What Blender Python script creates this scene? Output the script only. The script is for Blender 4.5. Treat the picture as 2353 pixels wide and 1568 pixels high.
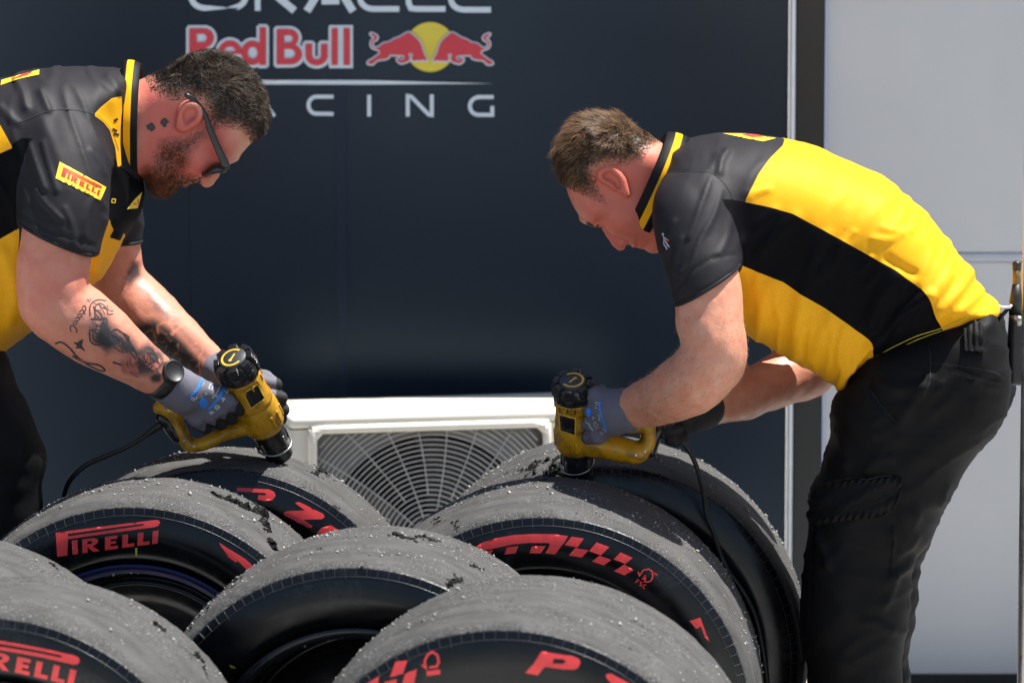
import bpy, bmesh, math, random
import numpy as np
from mathutils import Vector, Matrix, Euler
from mathutils.bvhtree import BVHTree
from mathutils.geometry import delaunay_2d_cdt
rad = math.radians
for o in list(bpy.data.objects): bpy.data.objects.remove(o)
scene = bpy.context.scene
COL = scene.collection
# ------------------------------------------------------------------ camera, sky, sun, exposure
PITCH, DIST, ZT = rad(8.0), 9.0, 0.95
FPX = 1370.0*DIST                     # focal length in layout units (the photograph taken as 2352 x 1568)
CAM = np.array([0.0, -DIST*math.cos(PITCH), ZT+DIST*math.sin(PITCH)])
FW = np.array([0.0, math.cos(PITCH), -math.sin(PITCH)]); UP = np.array([0.0, math.sin(PITCH), math.cos(PITCH)])
cd = bpy.data.cameras.new('camera'); cam = bpy.data.objects.new('camera', cd); COL.objects.link(cam)
cam.location = CAM; cam.rotation_euler = (rad(90)-PITCH, 0, 0)
cd.sensor_width = 36.0; cd.lens = 36.0*FPX/2352.0; cd.clip_end = 2000; cd.clip_start = 0.1
cd.dof.use_dof = True; cd.dof.focus_distance = 9.0; cd.dof.aperture_fstop = 5.6
scene.camera = cam
world = bpy.data.worlds.new('World'); scene.world = world; world.use_nodes = True
SUN_EL, SUN_AZ = 70.0, 76.0          # azimuth clockwise from +Y: high on the right, a touch beyond the men
wn = world.node_tree.nodes; bg = wn['Background']
sky = wn.new('ShaderNodeTexSky'); sky.sky_type = 'NISHITA'; sky.sun_disc = False
sky.sun_elevation = rad(SUN_EL); sky.sun_rotation = rad(SUN_AZ)
world.node_tree.links.new(sky.outputs[0], bg.inputs[0]); bg.inputs[1].default_value = 0.066
sl = bpy.data.lights.new('sun', 'SUN'); sun = bpy.data.objects.new('sun', sl); COL.objects.link(sun)
sl.energy = 5.0; sl.angle = rad(0.5); sl.color = (1.0, 0.965, 0.91)
sd = Vector((math.sin(rad(SUN_AZ))*math.cos(rad(SUN_EL)), math.cos(rad(SUN_AZ))*math.cos(rad(SUN_EL)), math.sin(rad(SUN_EL))))
sun.rotation_euler = (-sd).to_track_quat('-Z', 'Y').to_euler(); sun.location = (0, 0, 8)
vs = scene.view_settings; vs.view_transform = 'Standard'; vs.look = 'None'; vs.gamma = 1.0; vs.exposure = 1.1
try: vs.use_curve_mapping = False
except Exception: pass

# ------------------------------------------------------------------ layout helpers
def P(px, py, Y):
    """world point seen at layout position (px, py), at depth plane Y"""
    d = FW + (px-1176)/FPX*np.array([1., 0, 0]) - (py-784)/FPX*UP
    return CAM + d*((Y-CAM[1])/d[1])
def proj(v):
    v = np.asarray(v, float)-CAM; dd = v@FW
    return np.stack([1176+FPX*v[..., 0]/dd, 784-FPX*(v@UP)/dd], -1)
KD = 2352.0/3392.0
def ZR(x0, y0, s):                    # converter from an enlarged crop of the photograph to layout units
    return lambda pts: [((x0+a/s)*KD, (y0+b/s)*KD) for a, b in pts]
zA = ZR(0, 100, 1.96); zB = ZR(0, 800, 1.96); zC = ZR(1750, 300, 1.96); zD = ZR(1700, 900, 1.7425); zE = ZR(2392, 400, 1.742)
zF = ZR(0, 1461, 1.96); zG = ZR(800, 1461, 1.96); zH = ZR(1600, 1461, 1.96); zI = ZR(2592, 1261, 1.5675); zJ = ZR(550, 0, 1.9608)
zK = ZR(900, 1250, 2.353); zL = ZR(1200, 60, 5.229); zM = ZR(450, 1100, 3.409); zN = ZR(1780, 1150, 3.3367); zO = ZR(2950, 800, 2.851)
zQ = ZR(1780, 550, 5.227); zS = ZR(450, 380, 4.9)

def tag(o, label=None, cat=None, group=None, kind=None):
    if label: o['label'] = label
    if cat: o['category'] = cat
    if group: o['group'] = group
    if kind: o['kind'] = kind
    return o
def empty(name, loc, rot=(0, 0, 0)):
    o = bpy.data.objects.new(name, None); COL.objects.link(o); o.location = loc; o.rotation_euler = rot
    o.empty_display_size = 0.1
    return o
def mw(o): return Matrix.Translation(o.location) @ Euler(o.rotation_euler).to_matrix().to_4x4()
def obj(name, me, mat=None, parent=None, smooth=True, kind=None):
    """link a mesh whose vertices are in world space, as a child of parent"""
    o = bpy.data.objects.new(name, me); COL.objects.link(o)
    if mat is not None and len(me.materials) == 0: me.materials.append(mat)
    if smooth and len(me.polygons): me.polygons.foreach_set('use_smooth', np.ones(len(me.polygons), bool))
    if parent is not None:
        o.parent = parent
        m = mw(parent) if parent.type == 'EMPTY' else Matrix.Identity(4)
        if parent.type != 'EMPTY' and parent.parent is not None: m = Matrix.Identity(4)
        o.matrix_parent_inverse = m.inverted()
    if kind: o['kind'] = kind
    return o
def mk(verts, faces, name='m'):
    """mesh from arrays; faces: array (n,3|4) or list of tuples"""
    me = bpy.data.meshes.new(name)
    v = np.asarray(verts, np.float32)
    if isinstance(faces, np.ndarray):
        k = faces.shape[1]; n = len(faces)
        me.vertices.add(len(v)); me.vertices.foreach_set('co', v.ravel())
        me.loops.add(n*k); me.loops.foreach_set('vertex_index', faces.astype(np.int32).ravel())
        me.polygons.add(n); me.polygons.foreach_set('loop_start', (np.arange(n)*k).astype(np.int32))
        try: me.polygons.foreach_set('loop_total', np.full(n, k, np.int32))
        except Exception: pass
        me.update(calc_edges=True)
    else:
        me.from_pydata(v.tolist(), [], [tuple(int(i) for i in f) for f in faces]); me.update()
    return me
def attr(me, name, vals):
    a = me.attributes.new(name, 'FLOAT', 'POINT'); a.data.foreach_set('value', np.asarray(vals, np.float32).ravel())
def vco(me):
    a = np.empty(len(me.vertices)*3, np.float32); me.vertices.foreach_get('co', a); return a.reshape(-1, 3).astype(float)
def vno(me):
    a = np.empty(len(me.vertices)*3, np.float32); me.vertex_normals.foreach_get('vector', a); return a.reshape(-1, 3).astype(float)
def faces(me):
    n = len(me.polygons); a = np.empty(len(me.loops), np.int32); me.loops.foreach_get('vertex_index', a); return a.reshape(n, -1)
def bvh(me):
    return BVHTree.FromPolygons(vco(me).tolist(), faces(me).tolist())
def join(parts):
    """[(verts, faces)] -> verts, faces"""
    V, F, n = [], [], 0
    for v, f in parts:
        V.append(np.asarray(v, float)); F += [tuple(i+n for i in q) for q in f]; n += len(v)
    return np.vstack(V), F
# basic solids returning (verts, faces)
def box(lo, hi, bev=0.0, M=None):
    bm = bmesh.new(); bmesh.ops.create_cube(bm, size=1.0)
    lo, hi = np.array(lo, float), np.array(hi, float)
    for v in bm.verts: v.co = Vector(tuple((np.array(v.co)+0.5)*(hi-lo)+lo))
    if bev: bmesh.ops.bevel(bm, geom=bm.edges[:], offset=bev, segments=2, affect='EDGES', profile=0.6)
    return bmout(bm, M)
def bmout(bm, M=None):
    bm.verts.index_update()
    v = np.array([tuple(x.co) for x in bm.verts]); f = [tuple(x.index for x in p.verts) for p in bm.faces]; bm.free()
    if M is not None: v = v@np.array(M.to_3x3()).T+np.array(M.translation)
    return v, f
def lathe(prof, n=48, closed=False, M=None, arc=(0, 2*math.pi)):
    """profile [(r, a)]: radius, position along local -Y; revolved about Y"""
    t = np.linspace(arc[0], arc[1], n, endpoint=False); p = np.array(prof, float); m = len(p)
    v = np.stack([p[:, 0][None]*np.cos(t)[:, None], np.repeat(-p[:, 1][None], n, 0), p[:, 0][None]*np.sin(t)[:, None]], -1).reshape(-1, 3)
    f = []
    for i in range(n):
        j = (i+1) % n
        for k in range(m if closed else m-1):
            l = (k+1) % m; f.append((i*m+k, j*m+k, j*m+l, i*m+l))
    if M is not None: v = v@np.array(M.to_3x3()).T+np.array(M.translation)
    return v, f
def tube(pts, r, n=8, caps=True):
    pts = np.array(pts, float); m = len(pts); r = np.broadcast_to(np.asarray(r, float), (m,))
    tg = np.gradient(pts, axis=0); tg /= np.linalg.norm(tg, axis=1)[:, None]+1e-12
    ref = np.array([0.13, 0.31, 0.94]); V = []
    u = np.cross(tg[0], ref); u /= np.linalg.norm(u)
    for i in range(m):
        u = u-tg[i]*(u@tg[i]); u /= np.linalg.norm(u)+1e-12; w = np.cross(tg[i], u)
        a = np.linspace(0, 2*np.pi, n, endpoint=False)
        V.append(pts[i]+r[i]*(np.cos(a)[:, None]*u+np.sin(a)[:, None]*w))
    F = [(i*n+k, i*n+(k+1) % n, (i+1)*n+(k+1) % n, (i+1)*n+k) for i in range(m-1) for k in range(n)]
    if caps: F += [tuple(range(n))[::-1], tuple((m-1)*n+k for k in range(n))]
    return np.vstack(V), F
def crom(pts, k=6, closed=False):
    """Catmull-Rom through points"""
    p = np.array(pts, float); n = len(p)
    q = np.vstack([p[-1], p, p[0], p[1]]) if closed else np.vstack([2*p[0]-p[1], p, 2*p[-1]-p[-2]])
    out = []
    for i in range(n if closed else n-1):
        a, b, c, d = q[i:i+4]
        for t in np.arange(k)/k:
            out.append(0.5*(2*b+(c-a)*t+(2*a-5*b+4*c-d)*t*t+(3*b-a-3*c+d)*t**3))
    if not closed: out.append(p[-1])
    return np.array(out)
# value noise
def _h(i, j, k, s):
    n = (i*374761393+j*668265263+k*2147483647*0+k*1274126177+s*974711) & 0xffffffff
    n = ((n ^ (n >> 13))*1274126177) & 0xffffffff
    return ((n ^ (n >> 16)) & 0xffff)/65535.0
def noise(x, y, z, s=0):
    x, y, z = np.broadcast_arrays(np.asarray(x, float), np.asarray(y, float), np.asarray(z, float))
    i, j, k = [np.floor(a).astype(np.int64) for a in (x, y, z)]
    u, v, w = x-i, y-j, z-k; u, v, w = [a*a*(3-2*a) for a in (u, v, w)]
    r = 0
    for di in (0, 1):
        for dj in (0, 1):
            for dk in (0, 1):
                r = r+_h(i+di, j+dj, k+dk, s)*(u if di else 1-u)*(v if dj else 1-v)*(w if dk else 1-w)
    return r*2-1
def fbm(x, y, z, s=0, o=3):
    r, a = 0, 1.0
    for q in range(o): r = r+a*noise(x*2**q, y*2**q, z*2**q, s+q); a *= 0.5
    return r
# 2-D polygons
def inpoly(p, poly):
    p = np.asarray(p, float); x, y = p[:, 0], p[:, 1]; c = np.zeros(len(p), bool); q = np.asarray(poly, float); j = len(q)-1
    for i in range(len(q)):
        xi, yi, xj, yj = q[i, 0], q[i, 1], q[j, 0], q[j, 1]
        c ^= ((yi > y) != (yj > y)) & (x < (xj-xi)*(y-yi)/(yj-yi+1e-12)+xi); j = i
    return c
def segdist(p, a, b):
    a, b = np.asarray(a, float), np.asarray(b, float); ab = b-a
    t = np.clip(((p-a)@ab)/(ab@ab+1e-12), 0, 1); return np.linalg.norm(p-a-t[:, None]*ab, axis=1)
def linedist(p, line):
    d = np.full(len(p), 1e9)
    for a, b in zip(line[:-1], line[1:]): d = np.minimum(d, segdist(p, a, b))
    return d
def polysd(p, poly):
    q = [tuple(a) for a in poly]; d = linedist(p, q+[q[0]])
    return np.where(inpoly(p, poly), -d, d)
def stroke(pts, t):
    """polygon of a polyline of width t (mitred)"""
    p = [np.array(pts[0], float)]
    for q in pts[1:]:
        if np.linalg.norm(np.array(q, float)-p[-1]) > 1e-6: p.append(np.array(q, float))
    p = np.array(p); d = np.diff(p, axis=0); d /= np.linalg.norm(d, axis=1)[:, None]+1e-12; n = np.stack([-d[:, 1], d[:, 0]], 1)
    L, R = [], []
    for i in range(len(p)):
        if i == 0: m = n[0]; k = 1
        elif i == len(p)-1: m = n[-1]; k = 1
        else:
            m = n[i-1]+n[i]; m /= np.linalg.norm(m)+1e-9; k = min(1/max(m@n[i], 0.35), 2.5)
        L.append(p[i]+m*t/2*k); R.append(p[i]-m*t/2*k)
    return [tuple(a) for a in L+R[::-1]]
def arc(cx, cy, rx, ry, a0, a1, n=10):
    return [(cx+rx*math.cos(rad(a)), cy+ry*math.sin(rad(a))) for a in np.linspace(a0, a1, n)]
def tri2d(outers, holes=(), g=6.0):
    """triangulate the union of outers minus holes, with inner points on a grid of g"""
    V, E = [], []
    for q in list(outers)+list(holes):
        q = np.array(q, float); n0 = len(V); m = 0
        for a, b in zip(q, np.roll(q, -1, 0)):
            k = max(1, int(np.linalg.norm(b-a)/(g*1.3)))
            for s in range(k): V.append(a+(b-a)*s/k); m += 1
        E += [(n0+i, n0+(i+1) % m) for i in range(m)]
    A = np.vstack([np.array(q, float) for q in outers]); lo, hi = A.min(0), A.max(0)
    gx, gy = np.meshgrid(np.arange(lo[0], hi[0], g), np.arange(lo[1], hi[1], g)); G = np.stack([gx.ravel(), gy.ravel()], 1)+0.137*g
    ok = np.zeros(len(G), bool)
    for q in outers: ok |= inpoly(G, q)
    for q in holes: ok &= ~inpoly(G, q)
    V += list(G[ok])
    r = delaunay_2d_cdt([Vector((float(a), float(b))) for a, b in V], E, [], 0, 1e-4)
    vv = np.array([tuple(v) for v in r[0]]); F = np.array([tuple(f) for f in r[2] if len(f) == 3])
    c = vv[F].mean(1); ok = np.zeros(len(F), bool)
    for q in outers: ok |= inpoly(c, q)
    for q in holes: ok &= ~inpoly(c, q)
    return vv, F[ok]
def decal(outers, tree, holes=(), g=6.0, off=0.0008, fn=None):
    """flat print laid on a surface: layout polygons dropped on the BVH, lifted by off along the normal"""
    vv, F = tri2d(outers, holes, g)
    pos = np.zeros((len(vv), 3)); ok = np.zeros(len(vv), bool)
    for i, (a, b) in enumerate(vv):
        d = P(a, b, 0.0)-CAM; d /= np.linalg.norm(d)
        h = tree.ray_cast(Vector(CAM), Vector(d))
        if h[0] is not None:
            ok[i] = True; n = h[1] if h[1].dot(Vector(d)) < 0 else -h[1]
            pos[i] = np.array(h[0])+np.array(n)*(off if fn is None else off*fn(a, b))
    F = F[ok[F].all(1)]
    used = np.unique(F); mp = np.zeros(len(vv), int); mp[used] = np.arange(len(used))
    if len(used) == 0: return None
    # face towards the camera
    pv = pos[used]; F = mp[F]
    nn = np.cross(pv[F[:, 1]]-pv[F[:, 0]], pv[F[:, 2]]-pv[F[:, 0]])
    fl = (nn*(pv[F[:, 0]]-CAM)).sum(1) > 0; F[fl] = F[fl][:, ::-1]
    return mk(pv, F)
def put(name, outers, tree, mat, parent, **k):
    me = decal(outers, tree, **k)
    return obj(name, me, mat, parent) if me is not None else None
# ------------------------------------------------------------------ implicit surfaces
def grid(lo, hi, h):
    ax = [np.arange(a, b+h, h, dtype=np.float32) for a, b in zip(lo, hi)]
    return ax[0][:, None, None], ax[1][None, :, None], ax[2][None, None, :]
def smin(a, b, k):
    h = np.clip(0.5+0.5*(b-a)/k, 0, 1); return b*(1-h)+a*h-k*h*(1-h)
def smax(a, b, k): return -smin(-a, -b, k)
def cone(G, a, b, ra, rb, sy=1.0):
    x, y, z = G; a = np.asarray(a, np.float32); b = np.asarray(b, np.float32); ab = b-a
    px, py, pz = x-a[0], y-a[1], z-a[2]
    t = np.clip((px*ab[0]+py*ab[1]+pz*ab[2])/(ab@ab+1e-9), 0, 1)
    return np.sqrt((px-ab[0]*t)**2+((py-ab[1]*t)/sy)**2+(pz-ab[2]*t)**2)-(ra+(rb-ra)*t)
def chain(G, nodes, k=0.0, sy=1.0):
    f = None
    for (a, ra), (b, rb) in zip(nodes[:-1], nodes[1:]):
        c = cone(G, a, b, ra, rb, sy); f = c if f is None else (smin(f, c, k) if k else np.minimum(f, c))
    return f
def limb(G, nodes, k=5, sy=1.0):
    q = crom([list(a)+[r] for a, r in nodes], k); return chain(G, [(v[:3], v[3]) for v in q], 0.006, sy)
def ell(G, c, r, M=None):
    x, y, z = G; p = [x-c[0], y-c[1], z-c[2]]
    if M is not None:
        m = np.asarray(M); p = [m[i][0]*p[0]+m[i][1]*p[1]+m[i][2]*p[2] for i in range(3)]
    return (np.sqrt((p[0]/r[0])**2+(p[1]/r[1])**2+(p[2]/r[2])**2)-1)*min(r)
def inflate(G, poly, ym, R, W, pw=2.0):
    """solid whose side outline is poly [(x, z)], about the plane y = ym; R edge rounding, W half thickness (number or f(x, z))"""
    x, y, z = G; X, Z = np.broadcast_arrays(x[:, 0, :], z[0, :, :].reshape(1, -1)); p = np.stack([X.ravel(), Z.ravel()], 1)
    d = polysd(p, poly).reshape(X.shape).astype(np.float32)
    w = W(X, Z) if callable(W) else W
    r = R(X, Z) if callable(R) else R
    q = np.maximum(1+d/r, 0); q = q[:, None, :]; w = np.broadcast_to(w, X.shape)[:, None, :]; r = np.broadcast_to(r, X.shape)[:, None, :]
    return (((np.abs(y-ym)/w)**pw+q**pw)**(1.0/pw)-1)*np.minimum(r, w)
def xz(pts, Y): return [(p[0], p[2]) for p in (P(a, b, Y) for a, b in pts)]
def surfnet(F, lo, h):
    F = np.asarray(F, np.float32); s = F < 0; nx, ny, nz = F.shape
    c8 = [s[i:nx-1+i, j:ny-1+j, k:nz-1+k] for i in (0, 1) for j in (0, 1) for k in (0, 1)]
    cnt = sum(c.astype(np.int8) for c in c8); act = (cnt > 0) & (cnt < 8); I = np.argwhere(act)
    idx = -np.ones(act.shape, np.int64); idx[act] = np.arange(len(I))
    off = np.array([(i, j, k) for i in (0, 1) for j in (0, 1) for k in (0, 1)]); val = np.stack([F[I[:, 0]+o[0], I[:, 1]+o[1], I[:, 2]+o[2]] for o in off], 1)
    acc = np.zeros((len(I), 3)); n = np.zeros(len(I))
    for a in range(8):
        for b in range(a+1, 8):
            if np.abs(off[a]-off[b]).sum() != 1: continue
            m = (val[:, a] < 0) != (val[:, b] < 0); t = val[:, a]/(val[:, a]-val[:, b]+1e-12)
            p = off[a]+(off[b]-off[a])*t[:, None]; acc[m] += p[m]; n[m] += 1
    V = (I+acc/n[:, None])*h+np.array(lo)
    Q = []
    for ax in range(3):
        o1, o2 = [(1, 2), (2, 0), (0, 1)][ax]
        sl = [slice(None)]*3; sl2 = [slice(None)]*3; sl[ax] = slice(0, -1); sl2[ax] = slice(1, None)
        A, B = s[tuple(sl)], s[tuple(sl2)]; E = np.argwhere(A != B)
        E = E[(E[:, o1] > 0) & (E[:, o2] > 0) & (E[:, o1] < F.shape[o1]-1) & (E[:, o2] < F.shape[o2]-1)]
        if not len(E): continue
        inside = A[E[:, 0], E[:, 1], E[:, 2]]
        def cell(d1, d2):
            e = E.copy(); e[:, o1] += d1; e[:, o2] += d2; return idx[e[:, 0], e[:, 1], e[:, 2]]
        q = np.stack([cell(-1, -1), cell(0, -1), cell(0, 0), cell(-1, 0)], 1); q[~inside] = q[~inside][:, ::-1]; Q.append(q)
    Q = np.vstack(Q); Q = Q[(Q >= 0).all(1)]
    return V, Q
def solid(fn, lo, hi, h):
    G = grid(lo, hi, h); return surfnet(fn(G), lo, h)
def relax(V, Q, n=2, lam=0.5):
    e = np.vstack([Q[:, [i, (i+1) % Q.shape[1]]] for i in range(Q.shape[1])])
    for _ in range(n):
        s = np.zeros_like(V); c = np.zeros(len(V))
        np.add.at(s, e[:, 0], V[e[:, 1]]); np.add.at(c, e[:, 0], 1); np.add.at(s, e[:, 1], V[e[:, 0]]); np.add.at(c, e[:, 1], 1)
        V = V+lam*(s/np.maximum(c, 1)[:, None]-V)
    return V
# ------------------------------------------------------------------ materials
class NT:
    def __init__(s, name, color=(0.5, 0.5, 0.5), rough=0.5, metal=0.0, spec=0.5, **k):
        s.m = bpy.data.materials.new(name); s.m.use_nodes = True; s.t = s.m.node_tree; s.b = s.t.nodes['Principled BSDF']
        s.set('Base Color', color); s.set('Roughness', rough); s.set('Metallic', metal); s.set('Specular IOR Level', spec)
        for a, b in k.items(): s.set(a.replace('_', ' '), b)
    def set(s, name, v):
        i = s.b.inputs[name]
        if isinstance(v, bpy.types.NodeSocket): s.t.links.new(v, i)
        elif isinstance(v, (tuple, list)): i.default_value = tuple(v)+((1.0,) if len(v) == 3 and i.type == 'RGBA' else ())
        else: i.default_value = v
    def inp(s, sock, v):
        if isinstance(v, bpy.types.NodeSocket): s.t.links.new(v, sock)
        elif isinstance(v, (tuple, list)) and sock.type == 'RGBA' and len(v) == 3: sock.default_value = tuple(v)+(1.0,)
        else: sock.default_value = v
    def at(s, name):
        n = s.t.nodes.new('ShaderNodeAttribute'); n.attribute_name = name; return n.outputs['Fac']
    def co(s):
        return s.t.nodes.new('ShaderNodeTexCoord').outputs['Object']
    def noise(s, scale, detail=3, vec=None, rough=0.55, dist=0.0):
        n = s.t.nodes.new('ShaderNodeTexNoise'); n.inputs['Scale'].default_value = scale; n.inputs['Detail'].default_value = detail
        n.inputs['Roughness'].default_value = rough; n.inputs['Distortion'].default_value = dist
        s.t.links.new(vec if vec is not None else s.co(), n.inputs['Vector']); return n.outputs['Fac']
    def vor(s, scale, vec=None, feature='F1'):
        n = s.t.nodes.new('ShaderNodeTexVoronoi'); n.inputs['Scale'].default_value = scale; n.feature = feature
        s.t.links.new(vec if vec is not None else s.co(), n.inputs['Vector']); return n.outputs['Distance']
    def wave(s, scale, vec, dist=0.0, axis='X'):
        n = s.t.nodes.new('ShaderNodeTexWave'); n.inputs['Scale'].default_value = scale; n.inputs['Distortion'].default_value = dist; n.bands_direction = axis
        s.t.links.new(vec, n.inputs['Vector']); return n.outputs['Fac']
    def map(s, v, sc):
        n = s.t.nodes.new('ShaderNodeMapping'); n.inputs['Scale'].default_value = sc; s.t.links.new(v, n.inputs['Vector']); return n.outputs[0]
    def ramp(s, v, a, b, lo=0.0, hi=1.0):
        n = s.t.nodes.new('ShaderNodeMapRange'); s.inp(n.inputs[0], v)
        for i, q in zip((1, 2, 3, 4), (a, b, lo, hi)): n.inputs[i].default_value = q
        return n.outputs[0]
    def math(s, op, a, b=0.0):
        n = s.t.nodes.new('ShaderNodeMath'); n.operation = op; s.inp(n.inputs[0], a); s.inp(n.inputs[1], b); return n.outputs[0]
    def mix(s, f, a, b):
        n = s.t.nodes.new('ShaderNodeMix'); n.data_type = 'RGBA'; s.inp(n.inputs[0], f); s.inp(n.inputs[6], a); s.inp(n.inputs[7], b); return n.outputs[2]
    def bump(s, h, strength=0.3, dist=0.002, prev=None):
        n = s.t.nodes.new('ShaderNodeBump'); n.inputs['Strength'].default_value = strength; n.inputs['Distance'].default_value = dist
        s.t.links.new(h, n.inputs['Height'])
        if prev is not None: s.t.links.new(prev, n.inputs['Normal'])
        s.t.links.new(n.outputs[0], s.b.inputs['Normal']); return n.outputs[0]
def plain(name, color, rough=0.5, metal=0.0, spec=0.5, var=0.12, scale=40.0, **k):
    """a plain finish with slight variation of tone and gloss"""
    n = NT(name, color, rough, metal, spec, **k); v = n.noise(scale, 4)
    n.set('Base Color', n.mix(n.ramp(v, 0.3, 0.7), tuple(c*(1-var) for c in color), tuple(min(c*(1+var), 1) for c in color)))
    n.set('Roughness', n.ramp(v, 0.3, 0.7, max(rough-0.06, 0), min(rough+0.08, 1)))
    return n.m
# ------------------------------------------------------------------ ground
n = NT('pit lane concrete', (0.3, 0.29, 0.28), 0.85)
v = n.noise(1.3, 6); v2 = n.noise(220, 3)
n.set('Base Color', n.mix(n.ramp(v, 0.3, 0.7), (0.34, 0.335, 0.325), n.mix(n.ramp(v2, 0.35, 0.65), (0.38, 0.375, 0.36), (0.44, 0.43, 0.42))))
n.bump(v2, 0.4, 0.003)
me = mk([(-120, -160, 0), (120, -160, 0), (120, 60, 0), (-120, 60, 0)], [(0, 1, 2, 3)])
tag(obj('ground', me, n.m), kind='structure')
# ------------------------------------------------------------------ navy wall with lettering
YW = 1.73
def wx(px, py=784, Y=YW): return P(px, py, Y)[0]
def wz(py, Y=YW): return P(1176, py, Y)[2]
def wall_mat(name, col, rough, wav=0.35):
    n = NT(name, col, rough, spec=0.62); n.set('Specular Tint', (0.62, 0.80, 1.0, 1.0))
    v = n.noise(0.9, 2); n.bump(v, wav, 0.02)
    w = n.noise(6, 3); n.set('Roughness', n.ramp(w, 0.3, 0.75, rough-0.02, rough+0.03))
    n.set('Base Color', n.mix(n.ramp(n.noise(2.5, 4), 0.3, 0.7), tuple(c*0.97 for c in col), tuple(c*1.03 for c in col)))
    return n.m
M_navy = wall_mat('navy vinyl wall', (0.0028, 0.0062, 0.0140), 0.33)
M_strip = wall_mat('navy joint tape', (0.003, 0.0060, 0.018), 0.36)
M_black = plain('black powder coat', (0.012, 0.013, 0.014), 0.35)
M_white = plain('white paint', (0.75, 0.77, 0.78), 0.4, var=0.05)
M_print = plain('pale blue white vinyl', (0.62, 0.70, 0.76), 0.5, var=0.04)
M_red = plain('red vinyl', (0.60, 0.045, 0.065), 0.45, var=0.05)
M_yel = plain('yellow vinyl', (0.72, 0.58, 0.06), 0.45, var=0.05)
wall = tag(empty('garage_wall', (0, YW, 0)), 'glossy navy panel wall with white and red team lettering behind the men', 'wall')
def wallbox(name, x0, x1, z0, z1, mat, y0=0.0, y1=0.06, par=wall, bev=0.0):
    v, f = box((x0, YW+y0, z0), (x1, YW+y1, z1), bev); return obj(name, mk(v, f), mat, par, smooth=False)
g = 0.0003
xs = [-7.0, -4.4, -1.75, wx(438), wx(774)]
for a, b in zip(xs[:-1], xs[1:]): wallbox('panel', a+g, b-g, 0.02, 3.2, M_navy)
wallbox('joint_strip', wx(774)-0.001, wx(796)+0.001, 0.02, 3.2, M_strip, -0.002, 0.05)
wallbox('panel', wx(796)+g, wx(1807), 0.02, 3.2, M_navy)
wallbox('corner_trim', wx(1811.5), wx(1821), 0.02, 3.2, M_white, -0.02, 0.05, bev=0.003)
wallbox('corner_post', wx(1821)+0.001, wx(1888), 0.02, 3.2, M_black, -0.012, 0.05, bev=0.003)
# silver wall on the right
n = NT('brushed silver panel', (0.42, 0.44, 0.46), 0.36, 0.0, 0.5)
v = n.noise(60, 4, n.map(n.co(), (1, 1, 0.04))); w = n.noise(1.7, 3)
n.set('Base Color', n.mix(n.ramp(w, 0.3, 0.7), (0.50, 0.505, 0.505), (0.57, 0.565, 0.555))); n.set('Roughness', n.ramp(v, 0.3, 0.7, 0.30, 0.42)); n.bump(n.noise(1.1, 2), 0.3, 0.02)
M_silver = n.m
M_bluew = plain('pale blue edge trim', (0.50, 0.55, 0.72), 0.35, var=0.04); M_rail = plain('pale grey rail', (0.46, 0.48, 0.51), 0.4, var=0.05)
sil = tag(empty('silver_wall', (1.2, YW, 0)), 'light grey metal panel wall at the right behind the bending man', 'wall')
zb, zs0, zs1 = wz(1546), wz(601), wz(580)
wallbox('edge_trim', wx(1888.5), wx(1893), 0.02, 3.2, M_bluew, -0.016, 0.05, sil, 0.002)
wallbox('panel', wx(1893)+g, 6.5, zb, zs0-g, M_silver, -0.004, 0.05, sil, 0.003)
wallbox('joint_rail', wx(1893)+g, 6.5, zs0, zs1, M_rail, -0.008, 0.05, sil, 0.006)
wallbox('panel', wx(1893)+g, 6.5, zs1+g, 3.2, M_silver, -0.004, 0.05, sil, 0.003)
wallbox('plinth', wx(1893)+g, 6.5, 0.0, zb-g, M_black, 0.02, 0.05, sil, 0.002)
# lettering: every letter its own flat vinyl piece
def wpt(pts, y): return [P(a, b, YW+y) for a, b in pts]
def sign(name, outers, mat, holes=(), y=-0.004, gsz=40, par=wall):
    vv, F = tri2d(outers, holes, gsz); V = np.array(wpt(vv, y))
    nn = np.cross(V[F[:, 1]]-V[F[:, 0]], V[F[:, 2]]-V[F[:, 0]]); fl = nn[:, 1] > 0; F[fl] = F[fl][:, ::-1]
    return obj(name, mk(V, F), mat, par, smooth=False)
def zz(polys): return [zJ(q) for q in polys]
t = 37; yb, yt = 54, -150
ORA = [  # wide sponsor letters; only their feet are in the frame
 ([stroke(arc(255, -20, 92, 74, 180, 90, 7)+[(430, yb)]+arc(425, -20, 92, 74, 90, 0, 7)+arc(425, -76, 92, 74, 0, -90, 7)+[(255, yt)]+arc(255, -76, 92, 74, -90, -180, 7)+[(163, -20)], t)], 'letter'),
 ([stroke([(595, 72), (595, yt), (790, yt), (830, yt+25), (845, -90), (825, -55), (780, -42), (650, -42)], t), stroke([(700, -40), (835, 72)], 48)], 'letter'),
 ([stroke([(915, 74), (1052, -145), (1078, -145), (1215, 76)], 50), stroke([(1010, 12), (1125, 12)], t)], 'letter'),
 ([stroke([(1500, yt)]+[(1345, yt)]+arc(1345, -80, 85, 70, -90, -180, 6)+arc(1345, -10, 85, 70, 180, 90, 6)+[(1515, 60)], t)], 'letter'),
 ([stroke([(1575, yt), (1575, 20), (1590, 55), (1625, 60), (1815, 60)], t)], 'letter'),
 ([stroke([(2110, yt), (1935, yt)]+arc(1935, -80, 85, 70, -90, -180, 6)+arc(1935, -5, 85, 70, 180, 90, 6)+[(2110, 65)], t), stroke([(1850, -42), (2080, -42)], t)], 'letter')]
for q, nm in ORA: sign(nm, zz(q), M_print)
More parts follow.
